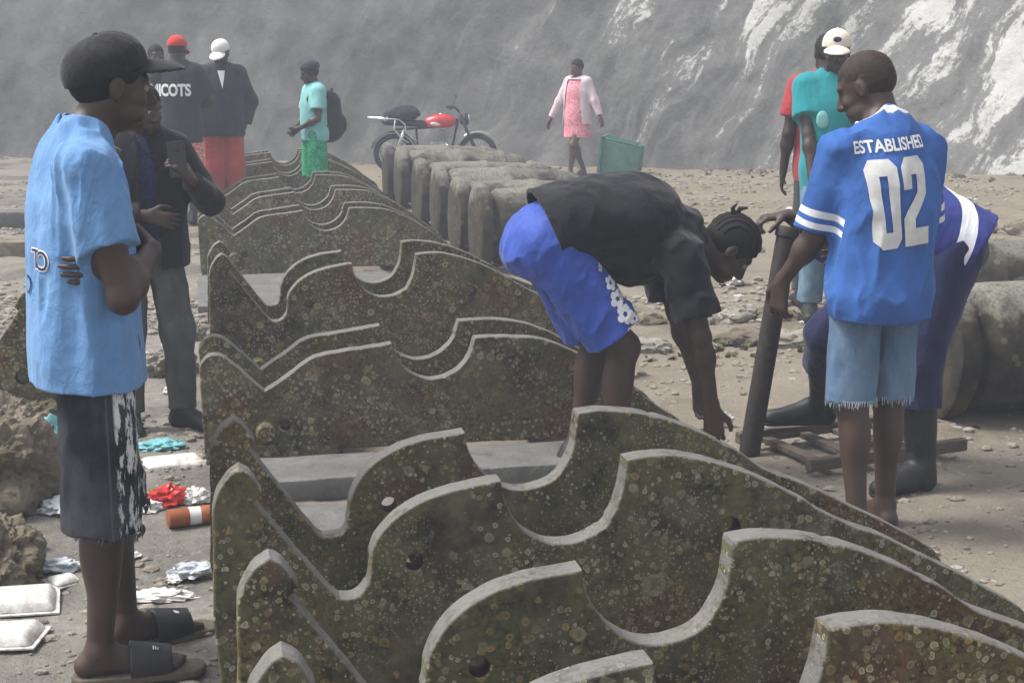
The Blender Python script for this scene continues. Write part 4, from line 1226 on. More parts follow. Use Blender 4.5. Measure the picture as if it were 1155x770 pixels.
def cheek_mesh(name, prof, holes, seed, th=TH):
    cu = bpy.data.curves.new('c', 'CURVE'); cu.dimensions = '2D'; cu.fill_mode = 'BOTH'; cu.extrude = th / 2 - .006; cu.bevel_depth = .006; cu.bevel_resolution = 2; cu.offset = -.006
    def add(pts):
        sp = cu.splines.new('POLY'); sp.points.add(len(pts) - 1); sp.use_cyclic_u = True
        for i, (x, y) in enumerate(pts): sp.points[i].co = (x, y, 0, 1)
    rs = random.Random(seed); out = []
    # round the gentle bends, keep the sharp corners
    P_ = [Vector(p) for p in prof]; n = len(P_); fine_ = []
    def corner(i):
        u = P_[i] - P_[i - 1]; v = P_[(i + 1) % n] - P_[i]
        return u.angle(v) > R(38) or (P_[i].y < .001)
    for i in range(n):
        p1, p2 = P_[i], P_[(i + 1) % n]
        p0 = p1 - (p2 - p1) if corner(i) else P_[i - 1]
        p3 = p2 + (p2 - p1) if corner((i + 1) % n) else P_[(i + 2) % n]
        if (p2 - p1).length > .25 or (corner(i) and corner((i + 1) % n)): fine_.append(p1); continue
        for j in range(5):
            t_ = j / 5
            k1 = (p2 - p0) * .5 * min(1, (p2 - p1).length / max(1e-6, (p1 - p0).length)); k2 = (p3 - p1) * .5 * min(1, (p2 - p1).length / max(1e-6, (p3 - p2).length))
            h = lambda a0, a1, m0, m1, q: (2 * q ** 3 - 3 * q * q + 1) * a0 + (q ** 3 - 2 * q * q + q) * m0 + (-2 * q ** 3 + 3 * q * q) * a1 + (q ** 3 - q * q) * m1
            fine_.append(h(p1, p2, k1, k2, t_))
    prof = fine_; n = len(prof)
    for i in range(n):
        a = Vector(prof[i]); b = Vector(prof[(i + 1) % n]); m = max(1, int((b - a).length / .03)); nn = (b - a).normalized()
        for j in range(m):
            p = a.lerp(b, j / m); k = .0022 * mnoise.noise(Vector((p.x * 22, p.y * 22, seed))) + .0045 * mnoise.noise(Vector((p.x * 5, p.y * 5, seed + 3.0))) - (.004 if mnoise.noise(Vector((p.x * 13, p.y * 13, seed + 9.0))) > .45 else 0)
            out.append((p.x - nn.y * k, p.y + nn.x * k))
    add(out)
    for (x, y, r) in holes: add([(x + r * math.cos(2 * math.pi * i / 18), y + r * math.sin(2 * math.pi * i / 18)) for i in range(18)])
    tmp = bpy.data.objects.new('tmp', cu); COL.objects.link(tmp)
    me = bpy.data.meshes.new_from_object(tmp.evaluated_get(bpy.context.evaluated_depsgraph_get())); bpy.data.objects.remove(tmp)
    me.transform(Matrix.Translation((0, th / 2, 0)) @ Matrix.Rotation(R(90), 4, 'X'))
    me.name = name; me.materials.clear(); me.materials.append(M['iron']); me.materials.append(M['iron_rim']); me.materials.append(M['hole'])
    for p in me.polygons:
        c = p.center
        inh = any((c.x - x) ** 2 + (c.z - z) ** 2 < (r * 1.6) ** 2 for x, z, r in holes)
        p.material_index = 2 if (inh and abs(p.normal.y) < .5) else 1 if (p.normal.z > .12 and abs(p.normal.y) < .75 and not inh and c.z > .07) else 0  # painted shade in holes, worn and painted sky-lit tone on upward edges
    me.set_sharp_from_angle(angle=R(32))
    return me

def carriage(name, prof, holes, gap, kind, seed):
    root = empty(name)
    meshes = [cheek_mesh('cheek', prof, holes, seed), cheek_mesh('cheek', prof, holes, seed + 1)]
    for i, me in enumerate(meshes):
        c = bpy.data.objects.new('cheek', me); link(c, root); c.location = (0, gap * i, 0)
    zt = .22 if kind == 'A' else .17
    bm = bmesh.new(); bm_box(bm, (.46, gap / 2 + TH / 2, zt), (.10, gap - TH - .004, .22), None, .008); bm_obj('transom', bm, M['iron'], root)
    bm = bmesh.new(); bm_box(bm, (1.36, gap / 2 + TH / 2, zt - .04), (.11, gap - TH - .004, .18), None, .008); bm_obj('transom', bm, M['iron'], root)
    for (x, z) in ((.22, .14), (1.70 if kind == 'A' else 1.62, .10)):
        bm = bmesh.new(); add_tube(bm, [(x, -.07, z), (x, -.06, z), (x, gap + TH + .06, z), (x, gap + TH + .07, z)], [.034, .042, .042, .034], 16)
        bm_obj('axle', bm, M['iron_rust'], root, angle=40)
    return root

def copy_tree(o, parent=None):
    c = o.copy(); COL.objects.link(c)
    if parent is not None: c.parent = parent
    for ch in [x for x in bpy.data.objects if x.parent == o]: copy_tree(ch, c)
    return c

GA = carriage('gun_carriage', PA, HA, .492, 'A', 5)
GB = carriage('gun_carriage', PB, HB, .43, 'B', 9)
gname = 'iron gun carriages standing in a row'
specs = [
    (GA, (.035, 2.395, 0), 0, 'nearest mossy iron gun carriage, cut off by the bottom edge of the view'),
    (GA, (-.005, 3.555, 0), .3, 'tall scalloped iron gun carriage just behind the nearest one, in front of the bending person'),
    (GB, (-.005, 6.16, 0), 0, 'low lichen spotted gun carriage with notched front right behind the bending person'),
    (GA, (.015, 7.50, 0), .6, 'scalloped gun carriage with rounded upright tip, third of its kind from the front'),
    (GB, (-.01, 11.56, 0), 0, 'brown low gun carriage in front of the aqua shirted person, nearest of the far ones'),
    (GB, (.02, 13.10, 0), .5, 'hazy low gun carriage, second of the far ones'),
    (GB, (-.03, 14.72, 0), -.4, 'hazy low gun carriage directly in front of the coral trousers'),
    (GB, (.00, 16.75, 0), 0, 'pale hazy gun carriage behind the coral trousers'),
    (GB, (.05, 18.30, 0), .6, 'faintest gun carriage at the far end of the row'),
]
used = set()
for src, loc, rz, lab in specs:
    o = src if src.name not in used else copy_tree(src)
    used.add(src.name)
    o.location = loc; o.rotation_euler = (0, 0, R(rz)); tag(o, lab, 'gun carriage', gname)
o = copy_tree(GA); o.location = (-.66, 7.15, -.02); o.rotation_euler = (0, 0, R(180)); tag(o, 'dark mossy gun carriage left of the blue t-shirt person, cut off by the left edge', 'gun carriage', None)

# ------------------------------------------------------------- old guns
def gun(L=1.5, lug=True):
    prof = [(-.02, .001), (-.018, .10), (-.006, .20), (.0, .305), (.010, .324), (.035, .330), (.075, .328), (.094, .318), (.100, .262), (.140, .256), (.152, .280), (.165, .288), (.30, .296), (.62, .296), (.64, .304), (.68, .304), (.70, .292), (L - .34, .270), (L - .33, .282), (L - .29, .282), (L - .28, .262), (L - .12, .235), (L - .05, .185), (L - .02, .10), (L + .03, .062), (L + .08, .075), (L + .12, .055), (L + .14, .001)]
    root = empty('gun_barrel')
    V, F = lathe_vf(prof, 56)
    V = [(x + .004 * (mnoise.noise(Vector((x, y, z)) * 9)), y * (1 + .006 * mnoise.noise(Vector((x, y, z)) * 6)), z * (1 + .006 * mnoise.noise(Vector((x, y, z)) * 6 + Vector((5, 0, 0))))) for x, y, z in V]
    bm = bmesh.new(); add_vf(bm, V, F); bm_obj('barrel', bm, M['cannon'], root, angle=38)
    for sgn in ((1, -1) if L > 1.4 else ()):
        bm = bmesh.new(); add_tube(bm, [(.75, sgn * .26, 0), (.75, sgn * .39, 0), (.75, sgn * .40, 0)], [.085, .082, .070], 20); bm_obj('trunnion', bm, M['cannon'], root, angle=40)
    if not lug: return root
    bm = bmesh.new()                                     # broken lifting lug
    add_tube(bm, [(L - .44, .02, .24), (L - .42, .03, .31), (L - .36, .03, .345), (L - .27, .04, .33), (L - .20, .05, .285), (L - .12, .06, .21)], [.025, .035, .04, .03, .028, .02], 10)
    bm_obj('lifting_lug', bm, M['pipe'], root, True)
    return root
g0 = gun(1.5, False); g1 = gun(1.42, False); g2 = gun(1.42, False)
gspec = [((2.03, 11.66), 0, 'mossy gun barrel lying nearest in the far row, just behind the bending person'),
         ((1.98, 12.36), 0, 'grey gun barrel second from the front of the far row'),
         ((2.03, 13.75), 0, 'grey gun barrel in the middle of the far row, third from the front'),
         ((1.97, 14.52), 1, 'grey gun barrel in the middle of the far row, fourth from the front'),
         ((2.02, 16.35), 0, 'hazy gun barrel in front of the motorcycle, fifth in the row'),
         ((1.98, 17.15), -1, 'hazy gun barrel in front of the motorcycle, sixth in the row'),
         ((3.22, 6.43), -2, 'large lichened gun barrel lying at the right edge behind the stooping person'),
         ((3.62, 7.95), 0, 'pale gun barrel behind the large one at the right edge')]
for i, ((x, y), rz, lab) in enumerate(gspec):
    src = {0: g0, 2: g2, 3: g1}.get(i); o = src if src else copy_tree(g2 if i < 6 else g0)
    o.location = (x, y, .315); o.rotation_euler = (R(i * 9 % 20 - 10), 0, R(rz)); tag(o, lab, 'cannon', 'old gun barrels lying on the ground')

# ------------------------------------------------------------------ bar
p0 = Vector((2.170, 5.90, -.02)); p1 = Vector((2.325, 5.93, .945))
bm = bmesh.new(); u = (p1 - p0).normalized()
add_tube(bm, [p0, p0.lerp(p1, .02), p0.lerp(p1, .3), p0.lerp(p1, .6), p0.lerp(p1, .955), p0.lerp(p1, .96), p0.lerp(p1, .995), p1], [.038, .043, .0425, .0422, .042, .049, .049, .045], 20)
tag(bm_obj('iron_bar', bm, M['pipe'], None, angle=40), 'thick dark iron pipe held upright as a lever behind the carriages', 'iron pipe')

# -------------------------------------------------------------- timber frame
root = empty('timber_frame', (2.60, 5.82, 0), R(14))
tag(root, 'low weathered timber frame with slats lying under the boots of the stooping person', 'timber frame')
for y, ln in ((.26, .80), (-.22, .78)):
    bm = bmesh.new(); bm_box(bm, (0, y, .06), (ln, .04, .05), None, .006); bm_obj('rail', bm, M['wood'], root)
for x in (-.28, -.09, .10, .29):
    bm = bmesh.new(); bm_box(bm, (x, .02, .045), (.05, .44, .025), Matrix.Rotation(R(random.uniform(-6, 6)), 3, 'Z'), .004); bm_obj('slat', bm, M['wood'], root)

# -------------------------------------------------------------- stones
def rock_mesh(name, r, sq, seed, mat, sub=4, rough=.35):
    bm = bmesh.new(); bmesh.ops.create_icosphere(bm, subdivisions=sub, radius=1)
    o3 = Vector((seed * 3.7, seed * 1.3, 0))
    for v in bm.verts:
        p = v.co.normalized()
        c = mnoise.voronoi(p * 1.3 + o3)[0]
        c2 = mnoise.voronoi(p * 3.1 + o3)[0]
        d = 1 + rough * 1.0 * (c[1] - c[0]) + .16 * (c2[1] - c2[0]) + rough * .5 * mnoise.fractal(p * 1.6 + o3, 1, 2, 4) + .07 * mnoise.noise(p * 8 + o3) + (.045 * mnoise.fractal(p * 15 + o3, .8, 2, 4) if sub > 4 else 0) - .15
        q = p * d * .82
        v.co = Vector((q.x * r * sq[0], q.y * r * sq[1], max(q.z, -.45) * r * sq[2]))
    bmesh.ops.recalc_face_normals(bm, faces=bm.faces)
    me = bpy.data.meshes.new(name); bm.to_mesh(me); bm.free(); me.materials.append(mat)
    me.polygons.foreach_set('use_smooth', np.ones(len(me.polygons), bool)); me.set_sharp_from_angle(angle=R(38))
    return me
def rock(name, loc, r, sq, seed, mat, label, cat, group=None, rz=None):
    o = bpy.data.objects.new(name, rock_mesh(name, r, sq, seed, mat, 6 if name == 'boulder' else 4)); link(o)
    o.location = loc; o.rotation_euler = (0, 0, random.uniform(0, 6.28) if rz is None else rz)
    return tag(o, label, cat, group)
rock('boulder', (-.77, 5.72, .12), .30, (1.0, .85, .95), 1, M['rock'], 'rough brown boulder left of the knees of the blue t-shirt person', 'boulder', rz=.4)
rock('boulder', (-.80, 6.42, .10), .26, (1.1, .8, .8), 2, M['rock'], 'mossy boulder under the dark carriage at the left edge, behind the rough brown one', 'boulder', rz=1.0)
rock('boulder', (-.70, 4.90, .07), .24, (.95, .8, .75), 3, M['rock'], 'smooth low mossy boulder beside the white foam boxes', 'boulder', rz=2.0)
rock('boulder', (-.20, 8.1, .04), .15, (1.2, .8, .8), 4, M['rock_pale'], 'small pale boulder behind the person in the black jacket', 'boulder')
rock('boulder', (-.10, 9.0, .04), .12, (1, .8, .8), 5, M['rock_pale'], 'smallest pale boulder beside the left ends of the carriages', 'boulder')
rs = random.Random(4)
ks = [(2.15, 8.15), (2.42, 8.22), (2.70, 8.17), (2.96, 8.30), (3.22, 8.24), (3.46, 8.36), (3.72, 8.30), (3.95, 8.42), (2.30, 8.95), (2.62, 9.05), (2.95, 9.0), (3.25, 9.1), (3.5, 9.05), (1.85, 8.12), (1.6, 8.2)]
for i, (x, y) in enumerate(ks):
    rock('kerb_stone', (x, y, .005), rs.uniform(.13, .19), (1.05, .65, .50), 10 + i, M['rock_pale'] if i % 3 else M['rock'], 'low half buried stone in the mossy kerb line behind the iron pipe', 'stone', 'stones of the low kerb line', rz=rs.uniform(-.3, .3))
for i in range(9):
    rock('edging_stone', (6.2 + i * .62, 13.4 - i * .33 + rs.uniform(-.05, .05), .0), rs.uniform(.30, .42), (1.1, .6, .55), 40 + i, M['rock'], 'dark mossy stone of the low edging across the yard at the right', 'stone', 'stones of the low edging at right', rz=-.5 + rs.uniform(-.2, .2))
for i in range(46):                                            # rubble along the wall foot
    s_ = rs.uniform(-11, 9); p = WP + wd * s_ + wn * rs.uniform(.1, .75)
    rock('rubble_stone', (p.x, p.y, gz(p.x, p.y)), rs.uniform(.06, .17), (1.1, .8, .6), 60 + i, M['rock_pale'] if i % 2 else M['rock'], 'loose stone fallen at the foot of the great wall', 'stone', 'rubble at the wall foot')
for i in range(40):
    x, y = rs.uniform(.3, 8), rs.uniform(8, 19)
    if 1.6 < x < 3.9 and 11 < y < 18 or x < 2.4: continue
    rock('field_stone', (x, y, gz(x, y)), rs.uniform(.05, .12), (1.1, .8, .6), 120 + i, M['rock_pale'], 'small loose stone on the open dirt', 'stone', 'loose stones on the dirt')
# slabs and planks lying on the ground
def slab(loc, size, rz, label, mat='slab', name='stone_slab', cat='slab'):
    bm = bmesh.new(); bm_box(bm, (0, 0, 0), size, None, .008)
    bmesh.ops.subdivide_edges(bm, edges=[e for e in bm.edges if e.calc_length() > .2], cuts=8, use_grid_fill=True)
    for v in bm.verts: v.co += Vector((mnoise.noise(v.co * 5 + Vector(loc)), mnoise.noise(v.co * 5 + Vector((3, 1, 1)) + Vector(loc)), mnoise.noise(v.co * 5 + Vector((0, 7, 2)) + Vector(loc)))) * .007
    o = bm_obj(name, bm, M[mat], None, angle=35); o.location = loc; o.rotation_euler = (0, 0, rz)
    return tag(o, label, cat)
slab((.78, 5.79, .042), (1.30, .36, .085), R(1.5), 'long grey slab lying between the tall carriage and the low lichen spotted one')
slab((.40, 5.20, .012), (.62, .55, .03), R(-4), 'thin pale slab flush with the ground in front of the long grey slab')
slab((.62, 10.55, .03), (1.35, 1.4, .06), 0, 'wide pale slab between the third scalloped carriage and the far ones')
slab((.62, 7.02, .012), (1.2, .35, .03), R(2), 'narrow pale slab between the lichen spotted carriage and the scalloped one behind')
slab((-2.25, 15.35, .07), (2.2, .30, .16), R(-5), 'white painted kerb slab at the far left behind the blue t-shirt')
slab((-2.2, 13.3, .05), (2.4, .30, .12), R(-5), 'dark mossy step at the far left in front of the white kerb slab', 'rock')

# -------------------------------------------------------------- gravel
def gravel():
    rs = np.random.RandomState(11); base = bmesh.new(); bmesh.ops.create_icosphere(base, subdivisions=1, radius=1)
    bv = np.array([v.co[:] for v in base.verts]); bf = np.array([[v.index for v in f.verts] for f in base.faces]); base.free()
    N = 11500; Vs = []; Fs = []
    xs = np.concatenate([rs.uniform(-1.6, 0, 2500), rs.uniform(1.6, 7, 5000), rs.uniform(-3, 10, 4000)])
    ys = np.concatenate([rs.uniform(3.2, 11, 2500), 3.6 + 9 * rs.rand(5000) ** 1.4, rs.uniform(9, 20.5, 4000)])
    den = fbm(np.stack([xs * .9, ys * .9, xs * 0], 1), 3, 17)
    hz = gheight(np.stack([xs, ys, xs * 0], 1))
    sz = .007 + .020 * rs.rand(N) ** 3 + .012 * (ys > 9)
    for i in range(N):
        if den[i] < .44: continue
        m = rs.normal(size=(3, 3)); qm, _ = np.linalg.qr(m)
        v = (bv * (1 + .35 * (rs.rand(len(bv), 1) - .5))) @ qm * np.array([1.2, .9, .6]) * sz[i]
        Vs.append(v + np.array([xs[i], ys[i], hz[i] + sz[i] * .2])); Fs.append(bf + len(bv) * (len(Vs) - 1))
    return mesh_obj('gravel', np.concatenate(Vs), np.concatenate(Fs), M['gravel'], smooth=False)
tag(gravel(), 'small stones and chips scattered over the dirt', 'gravel', kind='stuff')

# weeds
def tuft(x, y, h, n, rs):
    Vs = []; Fs = []
    for i in range(n):
        a = rs.uniform(0, 6.28); r = rs.uniform(0, h * .5); l = h * rs.uniform(.5, 1.1); w = .006 + .01 * rs.random()
        bx, by = x + r * math.cos(a), y + r * math.sin(a); dx, dy = math.cos(a) * l * rs.uniform(.2, .9), math.sin(a) * l * rs.uniform(.2, .9)
        px, py = -math.sin(a) * w, math.cos(a) * w; b = len(Vs); z = gz(x, y) - .01
        Vs += [(bx - px, by - py, z), (bx + px, by + py, z), (bx + px + dx * .5, by + py + dy * .5, z + l * .7), (bx - px + dx * .5, by - py + dy * .5, z + l * .7), (bx + dx, by + dy, z + l * .85)]
        Fs += [(b, b + 1, b + 2, b + 3), (b + 3, b + 2, b + 4)]
    return Vs, Fs
rw = random.Random(8); Vs = []; Fs = []
t = NT('weed leaf'); v = t.pos(); M['weed'] = t.fin(t.mix(t.noise(v, 9, 3), (.045, .060, .018), (.12, .11, .045)), .8)
for i in range(420):
    k = rw.random()
    if k < .35: x, y = rw.uniform(1.6, 4.1), 8.05 + rw.uniform(-.12, .35)
    elif k < .6: p = WP + wd * rw.uniform(-3, 9) + wn * rw.uniform(.2, 1.6); x, y = p.x, p.y
    else:
        x, y = rw.uniform(2.2, 8), rw.uniform(4.5, 18)
        if fbm(np.array([[x * 1.6, y * 1.6, 0.]]), 3, 2)[0] < .5: continue
    a, b_ = tuft(x, y, rw.uniform(.02, .055), 9, rw)
    Fs += [tuple(j + len(Vs) for j in f) for f in b_]; Vs += a
tag(mesh_obj('weeds', Vs, Fs, M['weed'], smooth=False), 'low thin weeds growing between the stones', 'weeds', kind='stuff')

# -------------------------------------------------------------- litter
def crumple(name, loc, size, mat, label, cat, seed, rz=0, parent=None, sharp=30, group=None):
    bm = bmesh.new(); bmesh.ops.create_icosphere(bm, subdivisions=4, radius=1)
    o3 = Vector((seed * 5.1, seed, 2))
    for v in bm.verts:
        p = v.co.normalized(); c = mnoise.voronoi(p * 2.2 + o3)[0]
        d = .75 + .55 * (c[1] - c[0]) + .25 * mnoise.noise(p * 2 + o3)
        v.co = Vector((p.x * d * size[0], p.y * d * size[1], max(p.z * d, -.25) * size[2]))
    o = bm_obj(name, bm, M[mat], parent, angle=sharp)
    o.location = loc; o.rotation_euler = (0, 0, rz)
    return tag(o, label, cat, group) if parent is None else o
def foam_box(loc, rz, label, sz=(.20, .15, .035), tilt=0):
    bm = bmesh.new()
    r = bmesh.ops.create_cube(bm, size=1)
    for v in r['verts']:
        k = 1 if v.co.z < 0 else .80
        v.co = Vector((v.co.x * sz[0] * k, v.co.y * sz[1] * k, v.co.z * sz[2]))
    bmesh.ops.bevel(bm, geom=list(bm.edges), offset=.012, segments=3, affect='EDGES', profile=.5)
    bm_box(bm, (0, 0, -sz[2] / 2), (sz[0] * 1.08, sz[1] * 1.08, .006), None, .002)
    for v in bm.verts: v.co += .010 * Vector((mnoise.noise(v.co * 9 + Vector(loc)), mnoise.noise(v.co * 9 + Vector(loc) + Vector((4, 0, 0))), .6 * mnoise.noise(v.co * 14 + Vector(loc))))
    o = bm_obj('foam_box', bm, M['foam_dirty'], None, angle=35); o.location = loc; o.rotation_euler = (R(tilt), R(tilt * .6), rz)
    return tag(o, label, 'foam box')
foam_box((-.575, 4.66, .025), .1, 'white foam food box lying by the smooth low boulder, farther one of two', (.19, .17, .035), 3)
foam_box((-.60, 4.37, .025), -.15, 'white foam food box nearest at the left edge', (.20, .17, .035), -3)
foam_box((-.155, 6.22, .02), .25, 'flattened white foam box beside the black shoe', (.26, .16, .022), 3)
foam_box((-.47, 4.83, .02), .7, 'broken piece of white foam behind the heel of the blue t-shirt person', (.10, .07, .02), 8)
crumple('plastic_bag', (-.165, 5.60, .04), (.075, .06, .055), 'redplastic', 'crumpled red plastic bag beside the carriage ends', 'bag', 3, .4)
crumple('paper_cup', (-.235, 5.55, .025), (.06, .05, .035), 'paper', 'crushed white cup left of the red plastic bag', 'cup', 4)
crumple('wrapper', (-.065, 5.62, .03), (.06, .055, .045), 'paper', 'crumpled white wrapper right of the red plastic bag', 'wrapper', 5)
crumple('wrapper', (-.21, 5.72, .02), (.05, .03, .025), 'orange', 'brown food wrapper just behind the red plastic bag', 'wrapper', 6)
root = empty('bottle', (-.165, 5.36, .036), R(12)); tag(root, 'amber plastic bottle with pale label lying in front of the red bag', 'bottle')
bm = bmesh.new(); add_vf(bm, *lathe_vf([(0, .02), (.006, .033), (.07, .034), (.075, .031), (.12, .031), (.125, .034), (.16, .033), (.19, .016), (.215, .013)], 20)); bm_obj('bottle_body', bm, M['orange'], root, angle=40)
bm = bmesh.new(); add_vf(bm, *lathe_vf([(.078, .0325), (.118, .0325)], 20)); bm_obj('label_band', bm, M['paper'], root, angle=40)
bm = bmesh.new(); add_vf(bm, *lathe_vf([(.213, .016), (.232, .016)], 16)); bm_obj('bottle_cap', bm, M['redplastic'], root, angle=40)
crumple('plastic_bag', (-.60, 6.0, .15), (.07, .05, .14), 'tealbag', 'thin turquoise bag caught on the rough brown boulder', 'bag', 8, .2)
crumple('plastic_bag', (-.205, 6.47, .02), (.11, .07, .03), 'tealbag', 'flat turquoise plastic behind the flattened white foam box', 'bag', 9, .1)
crumple('plastic_bag', (-.51, 5.62, .03), (.13, .08, .045), 'greybag', 'grey plastic bag at the foot of the rough brown boulder', 'bag', 10, .3)
crumple('plastic_bag', (-.63, 5.20, .03), (.07, .05, .045), 'greybag', 'pale bluish plastic bag beside the smooth low boulder', 'bag', 11, .2)
crumple('plastic_bag', (-.075, 4.82, .02), (.085, .05, .035), 'greybag', 'pale plastic bag lying against the carriage end nearest the sandals', 'bag', 12, .2)
crumple('plastic_bag', (-.165, 4.62, .015), (.10, .045, .025), 'paper', 'flattened whitish bag in front of the sandals', 'bag', 13, -.1)
crumple('wrapper', (-.50, 4.95, .02), (.08, .05, .03), 'greybag', 'small grey wrapper behind the foam boxes', 'wrapper', 14)
crumple('plastic_bag', (3.66, 10.4, .03), (.10, .08, .06), 'paper', 'white crumpled bag beyond the face of the bending person', 'bag', 15)
crumple('wrapper', (2.25, 6.45, .02), (.05, .03, .04), 'paper', 'torn white scrap beside the reaching hand', 'wrapper', 16)
crumple('wrapper', (2.62, 7.75, .03), (.04, .03, .04), 'paper', 'white scrap against the kerb stones by the iron pipe', 'wrapper', 17)
for i in range(120):
    x, y = (rs.uniform(-1.0, -.05), rs.uniform(4.3, 9)) if i > 84 else (rs.uniform(-2.6, -.05), rs.uniform(5, 15)) if i < 26 else (rs.uniform(2.2, 9), rs.uniform(8.5, 19))
    w = rs.uniform(.02, .055) if i < 85 else rs.uniform(.01, .035)
    crumple('litter_scrap', (x, y, gz(x, y) + .008), (w, w * rs.uniform(.5, 1), w * .4), 'paper' if i % 3 else 'greybag', 'small pale scrap of litter on the ground', 'litter', 30 + i, rs.uniform(0, 6), group='scraps of litter on the ground')

# ------------------------------------------------------------ green tub
root = empty('plastic_tub', (5.36, 20.55, .0), R(-24)); root.scale = (.88, .88, .88); tag(root, 'faded green plastic tub tipped on its side against the wall', 'tub')
def frus(x0, x1, a, b, wall=.0):
    V = []
    for x, h in ((x0, a), (x1, b)):
        V += [(x, -h[0], -h[1]), (x, h[0], -h[1]), (x, h[0], h[1]), (x, -h[0], h[1])]
    return V, [(0, 1, 5, 4), (1, 2, 6, 5), (2, 3, 7, 6), (3, 0, 4, 7)]
V, F = frus(0, .60, (.30, .275), (.225, .20)); Vi, Fi = frus(.0, .585, (.285, .26), (.212, .187))
bm = bmesh.new(); add_vf(bm, V, F + [(4, 5, 6, 7)]); add_vf(bm, Vi, Fi + [(7, 6, 5, 4)])
bm.verts.ensure_lookup_table()
for i in range(4): bm.faces.new((bm.verts[i], bm.verts[(i + 1) % 4], bm.verts[8 + (i + 1) % 4], bm.verts[8 + i]))
bmesh.ops.bevel(bm, geom=[e for e in bm.edges if e.calc_length() > .1], offset=.015, segments=2, affect='EDGES', profile=.5)
o = bm_obj('tub_body', bm, M['binplastic'], root, angle=35); o.location = (0, 0, .285); o.rotation_euler = (0, R(6), 0)
bm = bmesh.new(); rr = [(.0, -.305, -.28), (.0, .305, -.28), (.0, .305, .28), (.0, -.305, .28)]
for i in range(4):
    a, b_ = Vector(rr[i]), Vector(rr[(i + 1) % 4]); c = (a + b_) / 2; sz = Vector((.045, abs(a.y - b_.y) + .03, abs(a.z - b_.z) + .03)); bm_box(bm, c, sz, None, .006)
o = bm_obj('rim', bm, M['binplastic'], root); o.location = (0, 0, .285); o.rotation_euler = (0, R(6), 0)
for y in (-.16, 0, .16):
    bm = bmesh.new(); bm_box(bm, (.30, y, .253), (.50, .018, .018), Matrix.Rotation(R(7), 3, 'Y'), .003)
    o = bm_obj('rib', bm, M['binplastic'], root); o.location = (0, 0, .285); o.rotation_euler = (0, R(6), 0)

